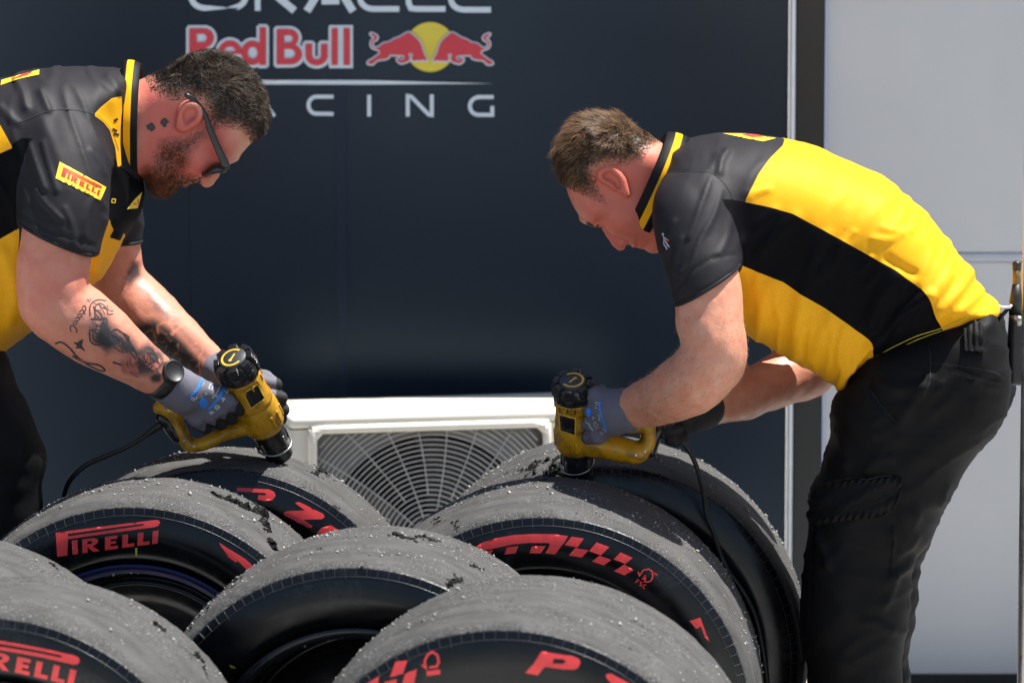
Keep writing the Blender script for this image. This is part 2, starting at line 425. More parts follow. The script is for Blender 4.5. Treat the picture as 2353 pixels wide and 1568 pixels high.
def outline(polys, holes, grow):
    """thick pale edge round letters"""
    out = []
    for q in polys:
        c = list(q)+[q[0]]
        for a, b in zip(c[:-1], c[1:]):
            if math.dist(a, b) < 1e-6: continue
            dx, dy = (b[0]-a[0])/math.dist(a, b)*grow, (b[1]-a[1])/math.dist(a, b)*grow
            out.append([(a[0]-dy-dx*.4, a[1]+dx-dy*.4), (b[0]-dy+dx*.4, b[1]+dx+dy*.4), (b[0]+dy+dx*.4, b[1]-dx+dy*.4), (a[0]+dy-dx*.4, a[1]-dx-dy*.4)])
    return list(polys)+out
RB = [([[(150, 185), (262, 185)]+arc(250, 248, 62, 63, -80, 80, 9)+[(312, 425), (258, 425), (205, 320), (203, 425), (150, 425)]], [[(200, 222), (240, 222)]+arc(240, 248, 24, 26, -70, 70, 6)+[(200, 276)]]),
 ([arc(415, 345, 78, 82, 0, 360, 20)[:-1]], [arc(415, 335, 36, 30, 180, 360, 8), [(425, 352), (500, 352), (500, 378), (425, 378)]]),
 ([arc(560, 345, 72, 80, 0, 360, 20)[:-1], [(607, 178), (650, 178), (650, 425), (607, 425)]], [arc(563, 345, 32, 38, 0, 360, 14)[:-1]]),
 ([[(718, 190), (800, 190)]+arc(800, 247, 62, 57, -85, 50, 9)+arc(812, 355, 72, 66, -40, 88, 9)+[(718, 422)]], [[(768, 232), (800, 232)]+arc(800, 254, 24, 22, -80, 80, 6)+[(768, 278)], [(768, 320), (806, 320)]+arc(808, 350, 30, 30, -80, 80, 6)+[(768, 382)]]),
 ([[(905, 285), (950, 285), (950, 355)]+arc(978, 360, 28, 28, 170, 10, 7)+[(1006, 285), (1050, 285), (1050, 362)]+arc(978, 362, 73, 66, 0, 180, 12)], []),
 ([[(1075, 184), (1116, 184), (1116, 425), (1075, 425)]], []), ([[(1153, 184), (1195, 184), (1195, 425), (1153, 425)]], [])]
allp = [q for o_, h_ in RB for q in o_]
sign('letter_backing', zz(outline(allp[:4], [], 19)), M_print, y=-0.0035)
sign('letter_backing', zz(outline(allp[4:], [], 19)+[[(1060, 165), (1214, 165), (1214, 444), (1060, 444)]]), M_print, y=-0.0035)
for o_, h_ in RB: sign('letter', zz(o_), M_red, zz(h_), y=-0.0055)
# two charging animals before a yellow disc
sign('disc', [zL(arc(1178, 505, 430, 430, 0, 360, 48)[:-1])], M_yel, y=-0.0035)
LB = [(140, 270), (190, 275), (250, 310), (262, 350), (235, 385), (195, 400), (178, 440), (185, 490), (225, 520), (290, 500), (370, 440), (460, 425), (560, 365), (640, 340), (760, 265), (815, 255), (860, 285), (950, 370), (1000, 430), (1030, 500), (1050, 580), (1085, 660), (1115, 710), (1110, 745), (1060, 725), (1010, 740), (940, 735), (880, 745), (862, 690), (880, 630), (850, 615), (815, 610), (800, 650), (825, 700), (800, 745), (740, 770), (680, 785), (630, 760), (600, 715), (635, 705), (670, 730), (720, 720), (730, 680), (700, 650), (600, 645), (480, 640), (450, 690), (380, 715), (280, 725), (225, 755), (180, 800), (95, 790), (120, 745), (170, 720), (210, 690), (280, 640), (310, 610), (290, 560), (225, 535), (170, 510), (150, 450), (165, 390), (205, 360), (215, 330), (170, 310)]
RBu = [(2353-a-2*(a-1178)*0.0+3, b+6) for a, b in LB]
for q, dx in ((LB, 0), (RBu, 0)):
    c = crom(q, 2, True); c = [tuple(a) for a in c]
    sign('bull_backing', [zL(s_) for s_ in outline([c], [], 26)], M_print, y=-0.0055, gsz=60)
    sign('bull_figure', [zL(c)], M_red, y=-0.0075, gsz=60)
sign('rule_line', zz([[(120, 520), (1300, 522), (2125, 544), (1300, 551), (120, 548)]]), M_print)
t = 25
RAC = [[stroke([(140, 755), (140, 630), (270, 630), (295, 650), (295, 685), (270, 700), (150, 700)], t), stroke([(225, 700), (300, 757)], t)],
 [stroke([(495, 757), (590, 625), (612, 625), (704, 757)], t)],
 [stroke([(1088, 629), (975, 629)]+arc(975, 684, 50, 55, -90, -270, 12)+[(1088, 741)], t)], [stroke([(1319, 617), (1319, 757)], 25)],
 [stroke([(1570, 757), (1570, 625), (1592, 628), (1706, 745), (1726, 748), (1726, 615)], t)],
 [stroke([(2128, 631), (2030, 631)]+arc(2030, 690, 57, 57, -90, -270, 12)+[(2119, 747), (2119, 690)], t)]]
for q in RAC: sign('letter', zz(q), M_print)
# ------------------------------------------------------------------ slim pole at the right edge, in front of the radio
M_pole = plain('brushed steel', (0.5, 0.5, 0.49), 0.3, 0.9)
pp = P(2345, 784, -0.25); v, f = tube([(pp[0]+0.021, -0.25, 0), (pp[0]+0.021, -0.25, 2.6)], 0.02, 24)
pole = tag(empty('pole', (pp[0]+0.021, -0.25, 0)), 'slim brushed steel pole cut by the right edge of the picture', 'pole')
obj('shaft', mk(v, f), M_pole, pole)
v, f = lathe([(0.0, 0.02), (0.05, 0.02), (0.07, 0.006), (0.07, 0.001), (0.0, 0.001)], 24, M=Matrix.Translation(pole.location) @ Matrix.Rotation(rad(-90), 4, 'X'))
obj('foot_plate', mk(v, f), M_pole, pole, smooth=False)
# ------------------------------------------------------------------ air conditioner
PSI = rad(11.0); p0 = P(664, 957, 1.26); U = np.array([math.cos(PSI), math.sin(PSI), 0]); DV = np.array([-math.sin(PSI), math.cos(PSI), 0])
ZTOP = p0[2]; A0 = np.array([p0[0], p0[1], 0.0]); AW, AD = 0.62, 0.22
def acp(u, d, w): return A0+U*u+DV*d+np.array([0, 0, w])
def acl(px, py):          # layout -> (u, height) on the front plane
    d = P(px, py, 0.0)-CAM; nrm = -DV; s = ((A0-CAM)@nrm)/(d@nrm); q = CAM+d*s-A0; return q@U, q[2]
MA = Matrix(((U[0], DV[0], 0, A0[0]), (U[1], DV[1], 0, A0[1]), (0, 0, 1, 0), (0, 0, 0, 1)))
n = NT('cream painted steel', (0.62, 0.61, 0.56), 0.42); v = n.noise(3.0, 5, n.map(n.co(), (1, 1, 0.3)))
n.set('Base Color', n.mix(n.ramp(v, 0.35, 0.75), (0.82, 0.78, 0.67), (0.74, 0.70, 0.59))); M_ac = n.m
M_grille = plain('grey plastic grille', (0.50, 0.495, 0.47), 0.45); M_dark = plain('dark interior', (0.01, 0.01, 0.011), 0.6); M_plate = plain('zinc grey plate', (0.22, 0.22, 0.21), 0.5)
ac = tag(empty('air_conditioner', A0, (0, 0, PSI)), 'cream outdoor air conditioner unit with round fan grille by the wall', 'air conditioner')
u0, w1 = acl(724, 993); u1, _ = acl(1249, 975); s = u1-u0; w0 = w1-s; cu, cw = (u0+u1)/2, acl(985, 1240)[1]
w0 = min(w0, cw-(w1-cw))
def rrect(a, b, c, d, r, n=6):
    return arc(b-r, d-r, r, r, 0, 90, n)+arc(a+r, d-r, r, r, 90, 180, n)+arc(a+r, c+r, r, r, 180, 270, n)+arc(b-r, c+r, r, r, 270, 360, n)
op = rrect(u0, u1, w0, w1, 0.022)
lid = ZTOP-0.024
vv, F = tri2d([[(0.006, 0.05), (AW-0.006, 0.05), (AW-0.006, lid-0.002), (0.006, lid-0.002)]], [op], 0.06)
V = np.array([acp(a, 0.0, b) for a, b in vv]); nn = np.cross(V[F[:, 1]]-V[F[:, 0]], V[F[:, 2]]-V[F[:, 0]]); fl = (nn@DV) > 0; F[fl] = F[fl][:, ::-1]
obj('front_panel', mk(V, F), M_ac, ac, smooth=False)
v, f = box((0.0, -0.006, lid), (AW, AD, ZTOP), 0.009, MA); obj('lid', mk(v, f), M_ac, ac)
v, f = join([box((0.0, 0.0008, 0.05), (0.006, AD-0.004, lid-0.002), 0, MA), box((AW-0.006, 0.0008, 0.05), (AW, AD-0.004, lid-0.002), 0, MA), box((0.0062, AD-0.01, 0.05), (AW-0.0062, AD-0.005, lid-0.002), 0, MA)]); obj('casing', mk(v, f), M_ac, ac, smooth=False)
for u in (0.12, AW-0.16):
    v, f = box((u, 0.02, 0.0), (u+0.05, AD-0.02, 0.049), 0.004, MA); obj('foot', mk(v, f), M_black, ac, smooth=False)
cpt = crom([acp(a, -0.004, b) for a, b in rrect(u0-0.006, u1+0.006, w0-0.006, w1+0.006, 0.028)], 2, True); v, f = tube(np.vstack([cpt, cpt[:2]]), 0.009, 8, False); obj('grille_frame', mk(v, f), M_ac, ac)
hole = arc(cu, cw, 0.205, 0.205, 0, 360, 40)[:-1]
vv, F = tri2d([rrect(u0-0.01, u1+0.01, w0-0.01, w1+0.01, 0.03)], [hole], 0.05); V = np.array([acp(a, 0.022, b) for a, b in vv]); nn = np.cross(V[F[:, 1]]-V[F[:, 0]], V[F[:, 2]]-V[F[:, 0]]); fl = (nn@DV) > 0; F[fl] = F[fl][:, ::-1]
obj('fan_shroud', mk(V, F), M_plate, ac, smooth=False)
MF = MA @ Matrix.Translation((cu, 0, cw))
v, f = join([lathe([(0.205, -0.022), (0.2, -0.09), (0.2, -0.16), (0.0, -0.161)], 40, M=MF)]); obj('fan_duct', mk(v, f), M_dark, ac)
for k in range(3):
    pts, fs = [], []
    for i in range(9):
        for j in range(7):
            r = 0.045+0.145*i/8; a = rad(120*k+20)+rad(75)*j/6*(0.75+0.25*i/8); pts.append((r*math.cos(a), 0.075+0.04*(j/6-0.5), r*math.sin(a)))
    v = np.array(pts)@np.array(MF.to_3x3()).T+np.array(MF.translation)
    fs = [(i*7+j, i*7+j+1, (i+1)*7+j+1, (i+1)*7+j) for i in range(8) for j in range(6)]
    obj('fan_blade', mk(v, fs), plain('grey fan blade', (0.05, 0.05, 0.052), 0.4) if k == 0 else bpy.data.materials['grey fan blade'], ac)
v, f = lathe([(0.0, -0.05), (0.035, -0.052), (0.045, -0.06), (0.045, -0.11), (0.0, -0.11)], 24, M=MF); obj('fan_hub', mk(v, f), bpy.data.materials['grey fan blade'], ac)
opn = np.array(op)
def clip_runs(pts):
    ok = inpoly(np.array(pts), opn); runs, cur = [], []
    for p, k in zip(pts, ok):
        if k: cur.append(p)
        else:
            if len(cur) > 2: runs.append(cur)
            cur = []
    if len(cur) > 2: runs.append(cur)
    return runs
for k in range(3, 32):
    r = 0.0098*k
    for q in clip_runs(arc(cu, cw, r, r, -90, 270, 97)): v, f = tube([acp(a, 0.006, b) for a, b in q], 0.0014, 5); obj('grille_ring', mk(v, f), M_grille, ac)
for k in range(24):
    a = rad(15*k+4); pts = [(cu+r*math.cos(a+0.5*(r-0.15)), cw+r*math.sin(a+0.5*(r-0.15))) for r in np.linspace(0.045 if k % 2 else 0.09, 0.31, 24)]
    q = clip_runs(pts)
    if q: v, f = tube([acp(a_, 0.004, b_) for a_, b_ in q[0]], 0.0012, 5); obj('grille_spoke', mk(v, f), M_grille, ac)
# ------------------------------------------------------------------ tyres
n = NT('worn racing rubber', (0.1, 0.1, 0.1), 0.6)
tr, th, ax = n.at('tr'), n.at('th'), n.at('ax')
cv = n.t.nodes.new('ShaderNodeCombineXYZ'); n.t.links.new(th, cv.inputs[0]); n.t.links.new(ax, cv.inputs[1]); V2 = cv.outputs[0]
jag = n.noise(180, 3); f = n.ramp(n.math('ADD', tr, n.math('MULTIPLY', n.math('SUBTRACT', jag, 0.5), 0.007)), -0.0012, 0.0012)
streak = n.noise(9, 5, n.map(V2, (1.2, 3, 1))); fine = n.noise(420, 2); mid = n.noise(70, 5)
tread = n.mix(n.ramp(streak, 0.3, 0.72), (0.046, 0.0453, 0.044), (0.088, 0.0865, 0.084))
big = n.noise(4.5, 4, n.map(V2, (1, 2.6, 1)), dist=0.6); rg = n.ramp(big, 0.46, 0.58)
tread = n.mix(n.math('MULTIPLY', rg, n.ramp(mid, 0.52, 0.72)), tread, (0.07, 0.07, 0.069)); tread = n.mix(n.math('MULTIPLY', n.math('ADD', rg, 0.12), n.ramp(fine, 0.61, 0.72)), tread, (0.30, 0.295, 0.285)); tread = n.mix(n.math('MULTIPLY', n.math('ADD', rg, 0.2), n.ramp(fine, 0.43, 0.33)), tread, (0.02, 0.02, 0.02))
scr = n.noise(60, 3, n.map(V2, (0.12, 4, 1))); tread = n.mix(n.math('MULTIPLY', n.math('SUBTRACT', 1.0, rg), n.ramp(scr, 0.62, 0.74, 0.0, 0.45)), tread, (0.065, 0.065, 0.064))
side = n.mix(n.ramp(n.noise(14, 5), 0.4, 0.78), (0.0035, 0.0037, 0.0043), (0.008, 0.0085, 0.010)); side = n.mix(n.math('MULTIPLY', n.ramp(n.noise(7, 6, dist=1.0), 0.55, 0.75), n.ramp(n.noise(130, 3), 0.35, 0.7, 0.0, 0.8)), side, (0.040, 0.040, 0.041))
n.set('Base Color', n.mix(f, side, tread)); n.set('Specular IOR Level', n.mix(f, (0.36, 0.36, 0.36), (0.15, 0.15, 0.15)))
r = n.mix(f, n.ramp(n.noise(30, 4), 0.3, 0.7, 0.15, 0.28), (0.72, 0.72, 0.72)); n.set('Roughness', r)
fr = n.math('MULTIPLY', f, n.math('ADD', n.math('MULTIPLY', rg, 0.75), 0.25)); b1 = n.bump(n.math('MULTIPLY', n.noise(300, 4), fr), 0.75, 0.0025); n.bump(n.math('MULTIPLY', n.noise(55, 4), fr), 0.5, 0.004, b1)
M_tyre = n.m
M_ridge = plain('moulded rubber ridge', (0.03, 0.03, 0.032), 0.36)
n = NT('red sidewall paint', (0.82, 0.05, 0.05), 0.42); v = n.noise(60, 4); n.set('Base Color', n.mix(n.ramp(v, 0.45, 0.8), (0.86, 0.055, 0.055), (0.60, 0.045, 0.045))); n.bump(n.noise(500, 2), 0.2, 0.0005); M_tred = n.m
M_mark = plain('yellow green paint mark', (0.5, 0.5, 0.03), 0.5)
M_blue = plain('blue anodised rim flange', (0.007, 0.009, 0.06), 0.35, 0.3); M_rim = plain('black painted wheel', (0.012, 0.013, 0.015), 0.22)
M_pick = plain('burnt rubber pick-up', (0.006, 0.006, 0.006), 0.6, spec=0.15, var=0.4, scale=200); 
n = NT('grit', (0.4, 0.4, 0.38), 0.6); v = n.noise(160, 1); n.set('Base Color', n.mix(n.ramp(v, 0.3, 0.7), (0.05, 0.05, 0.048), (0.46, 0.45, 0.42))); M_grit = n.m
RT = 0.36
def tyre_profile(W):
    h = W/2
    fr = [(0.229, h-0.045), (0.238, h-0.030), (0.246, h-0.018), (0.262, h-0.005), (0.283, h+0.001), (0.303, h), (0.320, h-0.003), (0.331, h-0.006), (0.340, h-0.0105), (0.3475, h-0.021), (0.3525, h-0.043), (0.3565, h*0.6), (0.359, h*0.3)]
    pts = fr+[(RT, 0.0)]+[(r, -a) for r, a in fr[::-1]]
    return crom(pts, 5)
def ico(seed=0, sub=1):
    bm = bmesh.new(); bmesh.ops.create_icosphere(bm, subdivisions=sub, radius=1.0); return bmout(bm)
ICO1, ICO2 = ico(0, 1), ico(0, 2)
OCT = (np.array([(1, 0, 0), (-1, 0, 0), (0, 1, 0), (0, -1, 0), (0, 0, 1), (0, 0, -1)], float), np.array([(0, 2, 4), (2, 1, 4), (1, 3, 4), (3, 0, 4), (2, 0, 5), (1, 2, 5), (3, 1, 5), (0, 3, 5)]))
TY = {}
def tyre(key, x, y, W, yaw, lean, label, seed, wheel='black', grit=1500, cl=0.0):
    rng = np.random.default_rng(seed)
    root = tag(empty('racing_tyre', (x, y, 0), (-rad(lean), 0, -rad(yaw))), label, 'tyre', 'worn racing tyres standing in rows'); M = mw(root) @ Matrix.Translation((0, 0, RT))
    pr = tyre_profile(W); m = len(pr); N = 420; t = np.linspace(0, 2*np.pi, N, endpoint=False)
    Rr = np.repeat(pr[:, 0][None], N, 0); Aa = np.repeat(pr[:, 1][None], N, 0); T = np.repeat(t[:, None], m, 1)
    dist = np.concatenate([[0], np.cumsum(np.linalg.norm(np.diff(pr, axis=0), axis=1))]); i0 = int(np.argmin(np.abs(pr[:m//2, 0]-0.340))); s0 = dist[i0]; s1 = dist[-1]-s0
    tr = np.minimum(dist-s0, s1-dist); TR = np.repeat(tr[None], N, 0)
    nz = fbm(np.cos(T)*9+seed, np.sin(T)*9, Aa*26, seed, 3)*0.0008+fbm(np.cos(T)*60+seed, np.sin(T)*60, Aa*160, seed+5, 2)*0.0007
    Rr = Rr+nz*np.clip(TR/0.01, 0, 1)
    V = np.stack([Rr*np.cos(T), -Aa, Rr*np.sin(T)], -1).reshape(-1, 3)
    a = np.arange(N)[:, None]*m+np.arange(m-1)[None]; b = ((np.arange(N)+1) % N)[:, None]*m+np.arange(m-1)[None]
    Q = np.stack([a, b, b+1, a+1], -1).reshape(-1, 4)
    R3 = np.array(M.to_3x3()); Tm = np.array(M.translation)
    Vw = V@R3.T+Tm; me = mk(Vw, Q); attr(me, 'tr', TR); attr(me, 'th', T*RT); attr(me, 'ax', Aa)
    obj('carcass', me, M_tyre, root); tree = bvh(me)
    # inner lining
    h = W/2; v, f = lathe([(0.229, h-0.045), (0.25, h-0.03), (0.30, h-0.02), (0.335, h-0.03), (0.345, 0), (0.335, -h+0.03), (0.30, -h+0.02), (0.25, -h+0.03), (0.229, -h+0.045)], 96, M=M); obj('inner_lining', mk(v, f), M_ridge, root)
    # moulded lines round the shoulder
    def sw(r): return float(np.interp(r, pr[:i0+1, 0], pr[:i0+1, 1]))
    parts = []
    for r in (0.3385, 0.3265):
        tt = np.linspace(0, 2*np.pi, 181); parts.append(tube([(r*math.cos(q), -sw(r)-0.0001, r*math.sin(q)) for q in tt], 0.0006, 4, False))
    for k in range(124):
        q = 2*math.pi*k/124; r0, r1 = (0.3265, 0.3385) if k % 4 else (0.3225, 0.344)
        parts.append(tube([(r*math.cos(q), -float(np.interp(r, pr[:i0+12, 0], pr[:i0+12, 1]))-0.0002, r*math.sin(q)) for r in np.linspace(r0, r1, 4)], 0.0006, 4, False))
    v, f = join(parts); v = v@R3.T+Tm; obj('mould_lines', mk(v, f), M_ridge, root, kind='stuff')
    if wheel:
        mt = M_blue if wheel == 'blue' else M_rim; dp = 0.12 if wheel == 'deep' else 0.0
        v, f = lathe([(0.2285, h-0.046), (0.2365, h-0.028), (0.2450, h-0.012), (0.2445, h-0.008), (0.2350, h-0.011), (0.2285, h-0.016)], 120, M=M); wh = obj('rim_flange', mk(v, f), mt, root)
        v, f = lathe([(0.2283, h-0.0165), (0.224, h-0.035-dp), (0.220, h-0.052-dp), (0.2135, h-0.05-dp), (0.209, h-0.043-dp), (0.204, h-0.045-dp), (0.198, h-0.06-dp), (0.17, h-0.075-dp), (0.10, h-0.09-dp), (0.055, h-0.085-dp), (0.05, h-0.06-dp), (0.035, h-0.055-dp), (0.0, h-0.055-dp)], 120, M=M); obj('wheel_cover', mk(v, f), M_rim, root)
        v, f = lathe([(0.2283, h-0.05), (0.215, 0), (0.2283, -h+0.05)], 80, M=M); obj('wheel_barrel', mk(v, f), M_rim, root)
    # grit stuck to the tread
    n_ = int(grit*0.7); q = rng.uniform(0, np.pi, n_*4); aa = rng.uniform(-1, 1, n_*4)*(h-0.012); dens = fbm(np.cos(q)*5, np.sin(q)*5+seed, aa*14, seed+9, 2); ok = (dens+0.9*cl*np.abs(aa)/h > rng.normal(0.15, 0.35, n_*4)); q, aa = q[ok][:n_], aa[ok][:n_]
    rr = np.interp(np.abs(aa), pr[:m//2+1, 1][::-1], pr[:m//2+1, 0][::-1]); s = 0.0007*np.exp(rng.normal(0.25, 0.55, len(q))); s = np.minimum(s, 0.0036)
    C = np.stack([(rr+s*0.35)*np.cos(q), -aa, (rr+s*0.35)*np.sin(q)], -1); J = rng.normal(1, 0.22, (len(q), 6, 1))*OCT[0][None]; J = J*rng.uniform(0.65, 1.3, (len(q), 1, 3))
    v = (C[:, None]+J*s[:, None, None]).reshape(-1, 3)@R3.T+Tm; f = (OCT[1][None]+6*np.arange(len(q))[:, None, None]).reshape(-1, 3)
    obj('stuck_grit', mk(v, f), M_grit, root, smooth=False, kind='stuff')
    TY[key] = (root, tree); return root
tyre('T4', 0.160, 0.350, 0.405, 1.9, 2.8, 'slick tyre standing rearmost on the right beside the dark trousers', 4, grit=2600, cl=1)
tyre('T1', -0.499, 0.245, 0.305, 1.5, 4, 'slick tyre at the back left under the inked man\'s heat gun', 1, grit=2200, cl=1)
tyre('T2', -0.610, -0.075, 0.305, 5.3, 1.4, 'slick tyre on a blue edged wheel with a long strip of torn rubber', 2, 'blue', 2000, 1)
tyre('T3', 0.060, -0.113, 0.405, 3, 0.9, 'wide slick tyre with red chequer band under the bending man\'s heat gun', 3, grit=2300)
tyre('T8', -0.905, -0.62, 0.305, 5, 0.5, 'slick tyre barely showing at the left edge behind the front left tyre', 8, grit=700)
tyre('T5', -0.222, -0.585, 0.405, 6, 1.5, 'wide slick tyre in the middle with a plain black sidewall', 5, 'deep', 2600, 0.6)  # recessed black wheel added to make the open, see-through centre dark
tyre('T7', -0.737, -0.99, 0.305, 10.7, -0.5, 'blurred slick tyre nearest at the bottom left corner', 7, grit=1300)
tyre('T6', 0.020, -1.025, 0.405, 7.8, -0.6, 'wide slick tyre nearest at the bottom centre with a red P', 6, grit=1900)
# ------------------------------------------------------------------ red sidewall lettering
def logo_polys():
    b = 0.5
    out = [([[(0, 1), (0.95, 1), (0.985, 0.97), (1, 0.86), (0.985, 0.74), (0.95, 0.70), (0.115, 0.66), (0.10, 0.0), (0, 0)]], [[(0.115, 0.88), (0.83, 0.905), (0.85, 0.87), (0.83, 0.825), (0.115, 0.775)]]),
     ([[(0.15, 0), (0.15, b+.08), (0.205, b+.08), (0.205, 0)]], []),
     ([[(0.25, 0), (0.25, b+.07), (0.36, b+.07), (0.40, b), (0.405, 0.40), (0.385, 0.30), (0.35, 0.25), (0.42, 0), (0.355, 0), (0.30, 0.22), (0.30, 0)]], [[(0.30, 0.34), (0.335, 0.34), (0.35, 0.40), (0.335, 0.46), (0.30, 0.46)]]),
     ([[(0.47, 0), (0.47, b+.05), (0.59, b+.05), (0.59, 0.42), (0.525, 0.42), (0.525, 0.335), (0.58, 0.335), (0.58, 0.22), (0.525, 0.22), (0.525, 0.13), (0.60, 0.13), (0.60, 0)]], []),
     ([[(0.64, 0), (0.64, b+.04), (0.695, b+.04), (0.695, 0.14), (0.76, 0.14), (0.76, 0)]], []), ([[(0.79, 0), (0.79, b+.04), (0.845, b+.04), (0.845, 0.14), (0.91, 0.14), (0.91, 0)]], []), ([[(0.935, 0), (0.935, b+.04), (0.99, b+.04), (0.99, 0)]], [])]
    return out
def dense(q, k=6):
    q = np.array(q, float); return [tuple(a+(b-a)*s/k) for a, b in zip(q, np.roll(q, -1, 0)) for s in range(k)]
def bil(c, bow=0.0):
    TL, TR, BL, BR = [np.array(q, float) for q in c]
    return lambda u, w: tuple((TL*(1-u)+TR*u)*w+(BL*(1-u)+BR*u)*(1-w)+np.array([0, -bow])*4*u*(1-u))
def logo(name, corners, tree, mat, par, bow=0.0, g=5.0, off=0.0008):
    fn = bil(corners, bow)
    for o_, h_ in logo_polys():
        put(name, [[fn(*p) for p in dense(q)] for q in o_], tree, mat, par, holes=[[fn(*p) for p in dense(q)] for q in h_], g=g, off=off)
def tput(key, z, polys, mat=None, holes=(), g=6.0, sm=False):
    root, tree = TY[key]
    put('sidewall_letter', [z(q) for q in polys], tree, mat or M_tred, root, holes=[z(q) for q in holes], g=g)
r2, t2 = TY['T2']; logo('sidewall_letter', zF([(362, 592), (1042, 506), (372, 748), (1030, 660)]), t2, M_tred, r2, 0.5)
r7, t7 = TY['T7']; logo('sidewall_letter', zF([(-225, 1262), (525, 1400), (-245, 1440), (482, 1590)]), t7, M_tred, r7, 5)
for q in ([(1422, 655), (1478, 692), (1590, 760), (1690, 850), (1640, 870), (1560, 790), (1440, 690)], [(1450, 700), (1482, 706), (1546, 775), (1530, 785), (1480, 750)], [(1592, 838), (1630, 832), (1660, 870), (1620, 880)]): tput('T2', zF, [q])
tput('T2', zF, [[(878, 690), (892, 690), (891, 738), (880, 742)]], M_mark, g=3); tput('T5', zF, [[(1488, 1448), (1522, 1460), (1528, 1472), (1500, 1466)]], M_mark, g=3)
for q in ([(-30, 300), (180, 312), (212, 328), (222, 352), (202, 380), (150, 386), (105, 377), (110, 347), (150, 351), (163, 343), (150, 335), (-30, 325)], [(348, 400), (370, 392), (400, 405), (530, 470), (540, 492), (520, 505), (400, 508), (462, 548), (455, 562), (430, 558), (280, 480), (272, 462), (300, 452), (410, 448)], [(490, 592), (520, 560), (580, 545), (640, 580), (720, 650), (640, 690), (560, 660)]): tput('T1', zG, [q])
for q in ([(-62, 692), (0, 655), (100, 625), (200, 607), (330, 600), (460, 602), (552, 614), (528, 655), (468, 732), (405, 724), (436, 668), (425, 658), (300, 658), (190, 668), (80, 692), (-20, 715)], [(155, 688), (228, 680), (212, 725), (140, 733)], [(318, 680), (408, 678), (372, 725), (302, 725)], [(-10, 716), (65, 705), (45, 740), (-30, 750)],
          [(575, 618), (655, 630), (612, 689), (530, 672)], [(737, 655), (820, 685), (765, 739), (690, 712)], [(893, 720), (972, 755), (925, 794), (848, 765)], [(600, 692), (687, 706), (640, 752), (557, 738)], [(755, 741), (834, 768), (785, 803), (708, 778)], [(918, 797), (978, 835), (920, 868), (850, 840)], [(1340, 1165), (1410, 1142), (1470, 1300), (1440, 1270), (1415, 1200), (1385, 1215)]): tput('T3', zH, [q])
tput('T3', zH, [stroke([(1006, 846), (1016, 872), (1040, 835), (1075, 828), (1098, 843), (1102, 875), (1092, 902), (1072, 912), (1048, 908), (1056, 886), (1036, 892), (1056, 868)], 8)], g=4)
for q in (stroke([(988, 918), (1003, 895), (1016, 902)], 5), stroke([(996, 908), (1006, 912)], 5), stroke([(1036, 915), (1022, 912), (1024, 924), (1032, 930), (1024, 938), (1014, 932)], 5), stroke([(1062, 932), (1048, 928), (1040, 942), (1050, 955)], 5), stroke([(1108, 852), (1118, 856)], 4), stroke([(1113, 854), (1110, 866)], 4), stroke([(1120, 868), (1123, 857), (1127, 866), (1132, 860), (1130, 872)], 3)): tput('T3', zH, [q], g=3)
for q in ([(1000, 1430), (1078, 1420), (1050, 1505), (965, 1530)], [(1062, 1508), (1140, 1475), (1120, 1580), (1040, 1590)], [(800, 1580), (895, 1520), (880, 1620), (790, 1640)], [(930, 1560), (1010, 1540), (1000, 1620), (910, 1620)], [(1200, 1490), (1290, 1478), (1292, 1508), (1205, 1522)]): tput('T6', zG, [q])
tput('T6', zG, [stroke([(1172, 1448), (1198, 1470), (1190, 1425), (1208, 1385), (1240, 1365), (1272, 1385), (1282, 1430), (1268, 1460), (1220, 1466)], 15)], g=5)
tput('T6', zH, [[(380, 1362), (590, 1395), (625, 1412), (633, 1435), (618, 1468), (590, 1480), (520, 1478), (400, 1462), (355, 1515), (275, 1500), (330, 1440)]], holes=[[(460, 1408), (520, 1412), (540, 1428), (520, 1442), (450, 1440)]])
tput('T6', zH, [[(800, 1510), (830, 1505), (950, 1568), (1000, 1640), (870, 1620), (800, 1530)]])
# ------------------------------------------------------------------ torn rubber clumps
def clumps(key, z, spots, name='rubber_pickup', mat=None, seed=0):
    """spots: (x, y, size) in crop units; each becomes a ragged clump of rubber lying on the tread"""
    root, tree = TY[key]; rng = np.random.default_rng(seed+hash(key) % 97 if False else seed); parts = []
    for x, y, s in spots:
        (a, b), = z([(x, y)]); d = P(a, b, 0)-CAM; d /= np.linalg.norm(d); h = tree.ray_cast(Vector(CAM), Vector(d))
        if h[0] is None: h = tree.find_nearest(Vector(P(a, b, root.location[1])))
        nrm = np.array(h[1]); c = np.array(h[0])
        for k in range(5):
            v = ICO2[0].copy(); q = rng.uniform(0, 50); dsp = 1+0.75*fbm(v[:, 0]*2.1+q, v[:, 1]*2.1, v[:, 2]*2.1, 3, 3)
            v = v*dsp[:, None]*rng.uniform(0.45, 1.25, 3); A = np.linalg.qr(rng.normal(size=(3, 3)))[0]; v = v@A.T
            nn = v@nrm; v = v-nrm*(nn*0.25)[:, None]
            ofs = rng.normal(0, 0.75, 3)*s; ofs = ofs-nrm*(ofs@nrm)*0.6+nrm*s*0.25
            parts.append((v*s*rng.uniform(0.22, 0.6)+c+ofs, ICO2[1]))
    if parts: v, f = join(parts); obj(name, mk(v, f), mat or M_pick, root, smooth=False, kind='stuff')
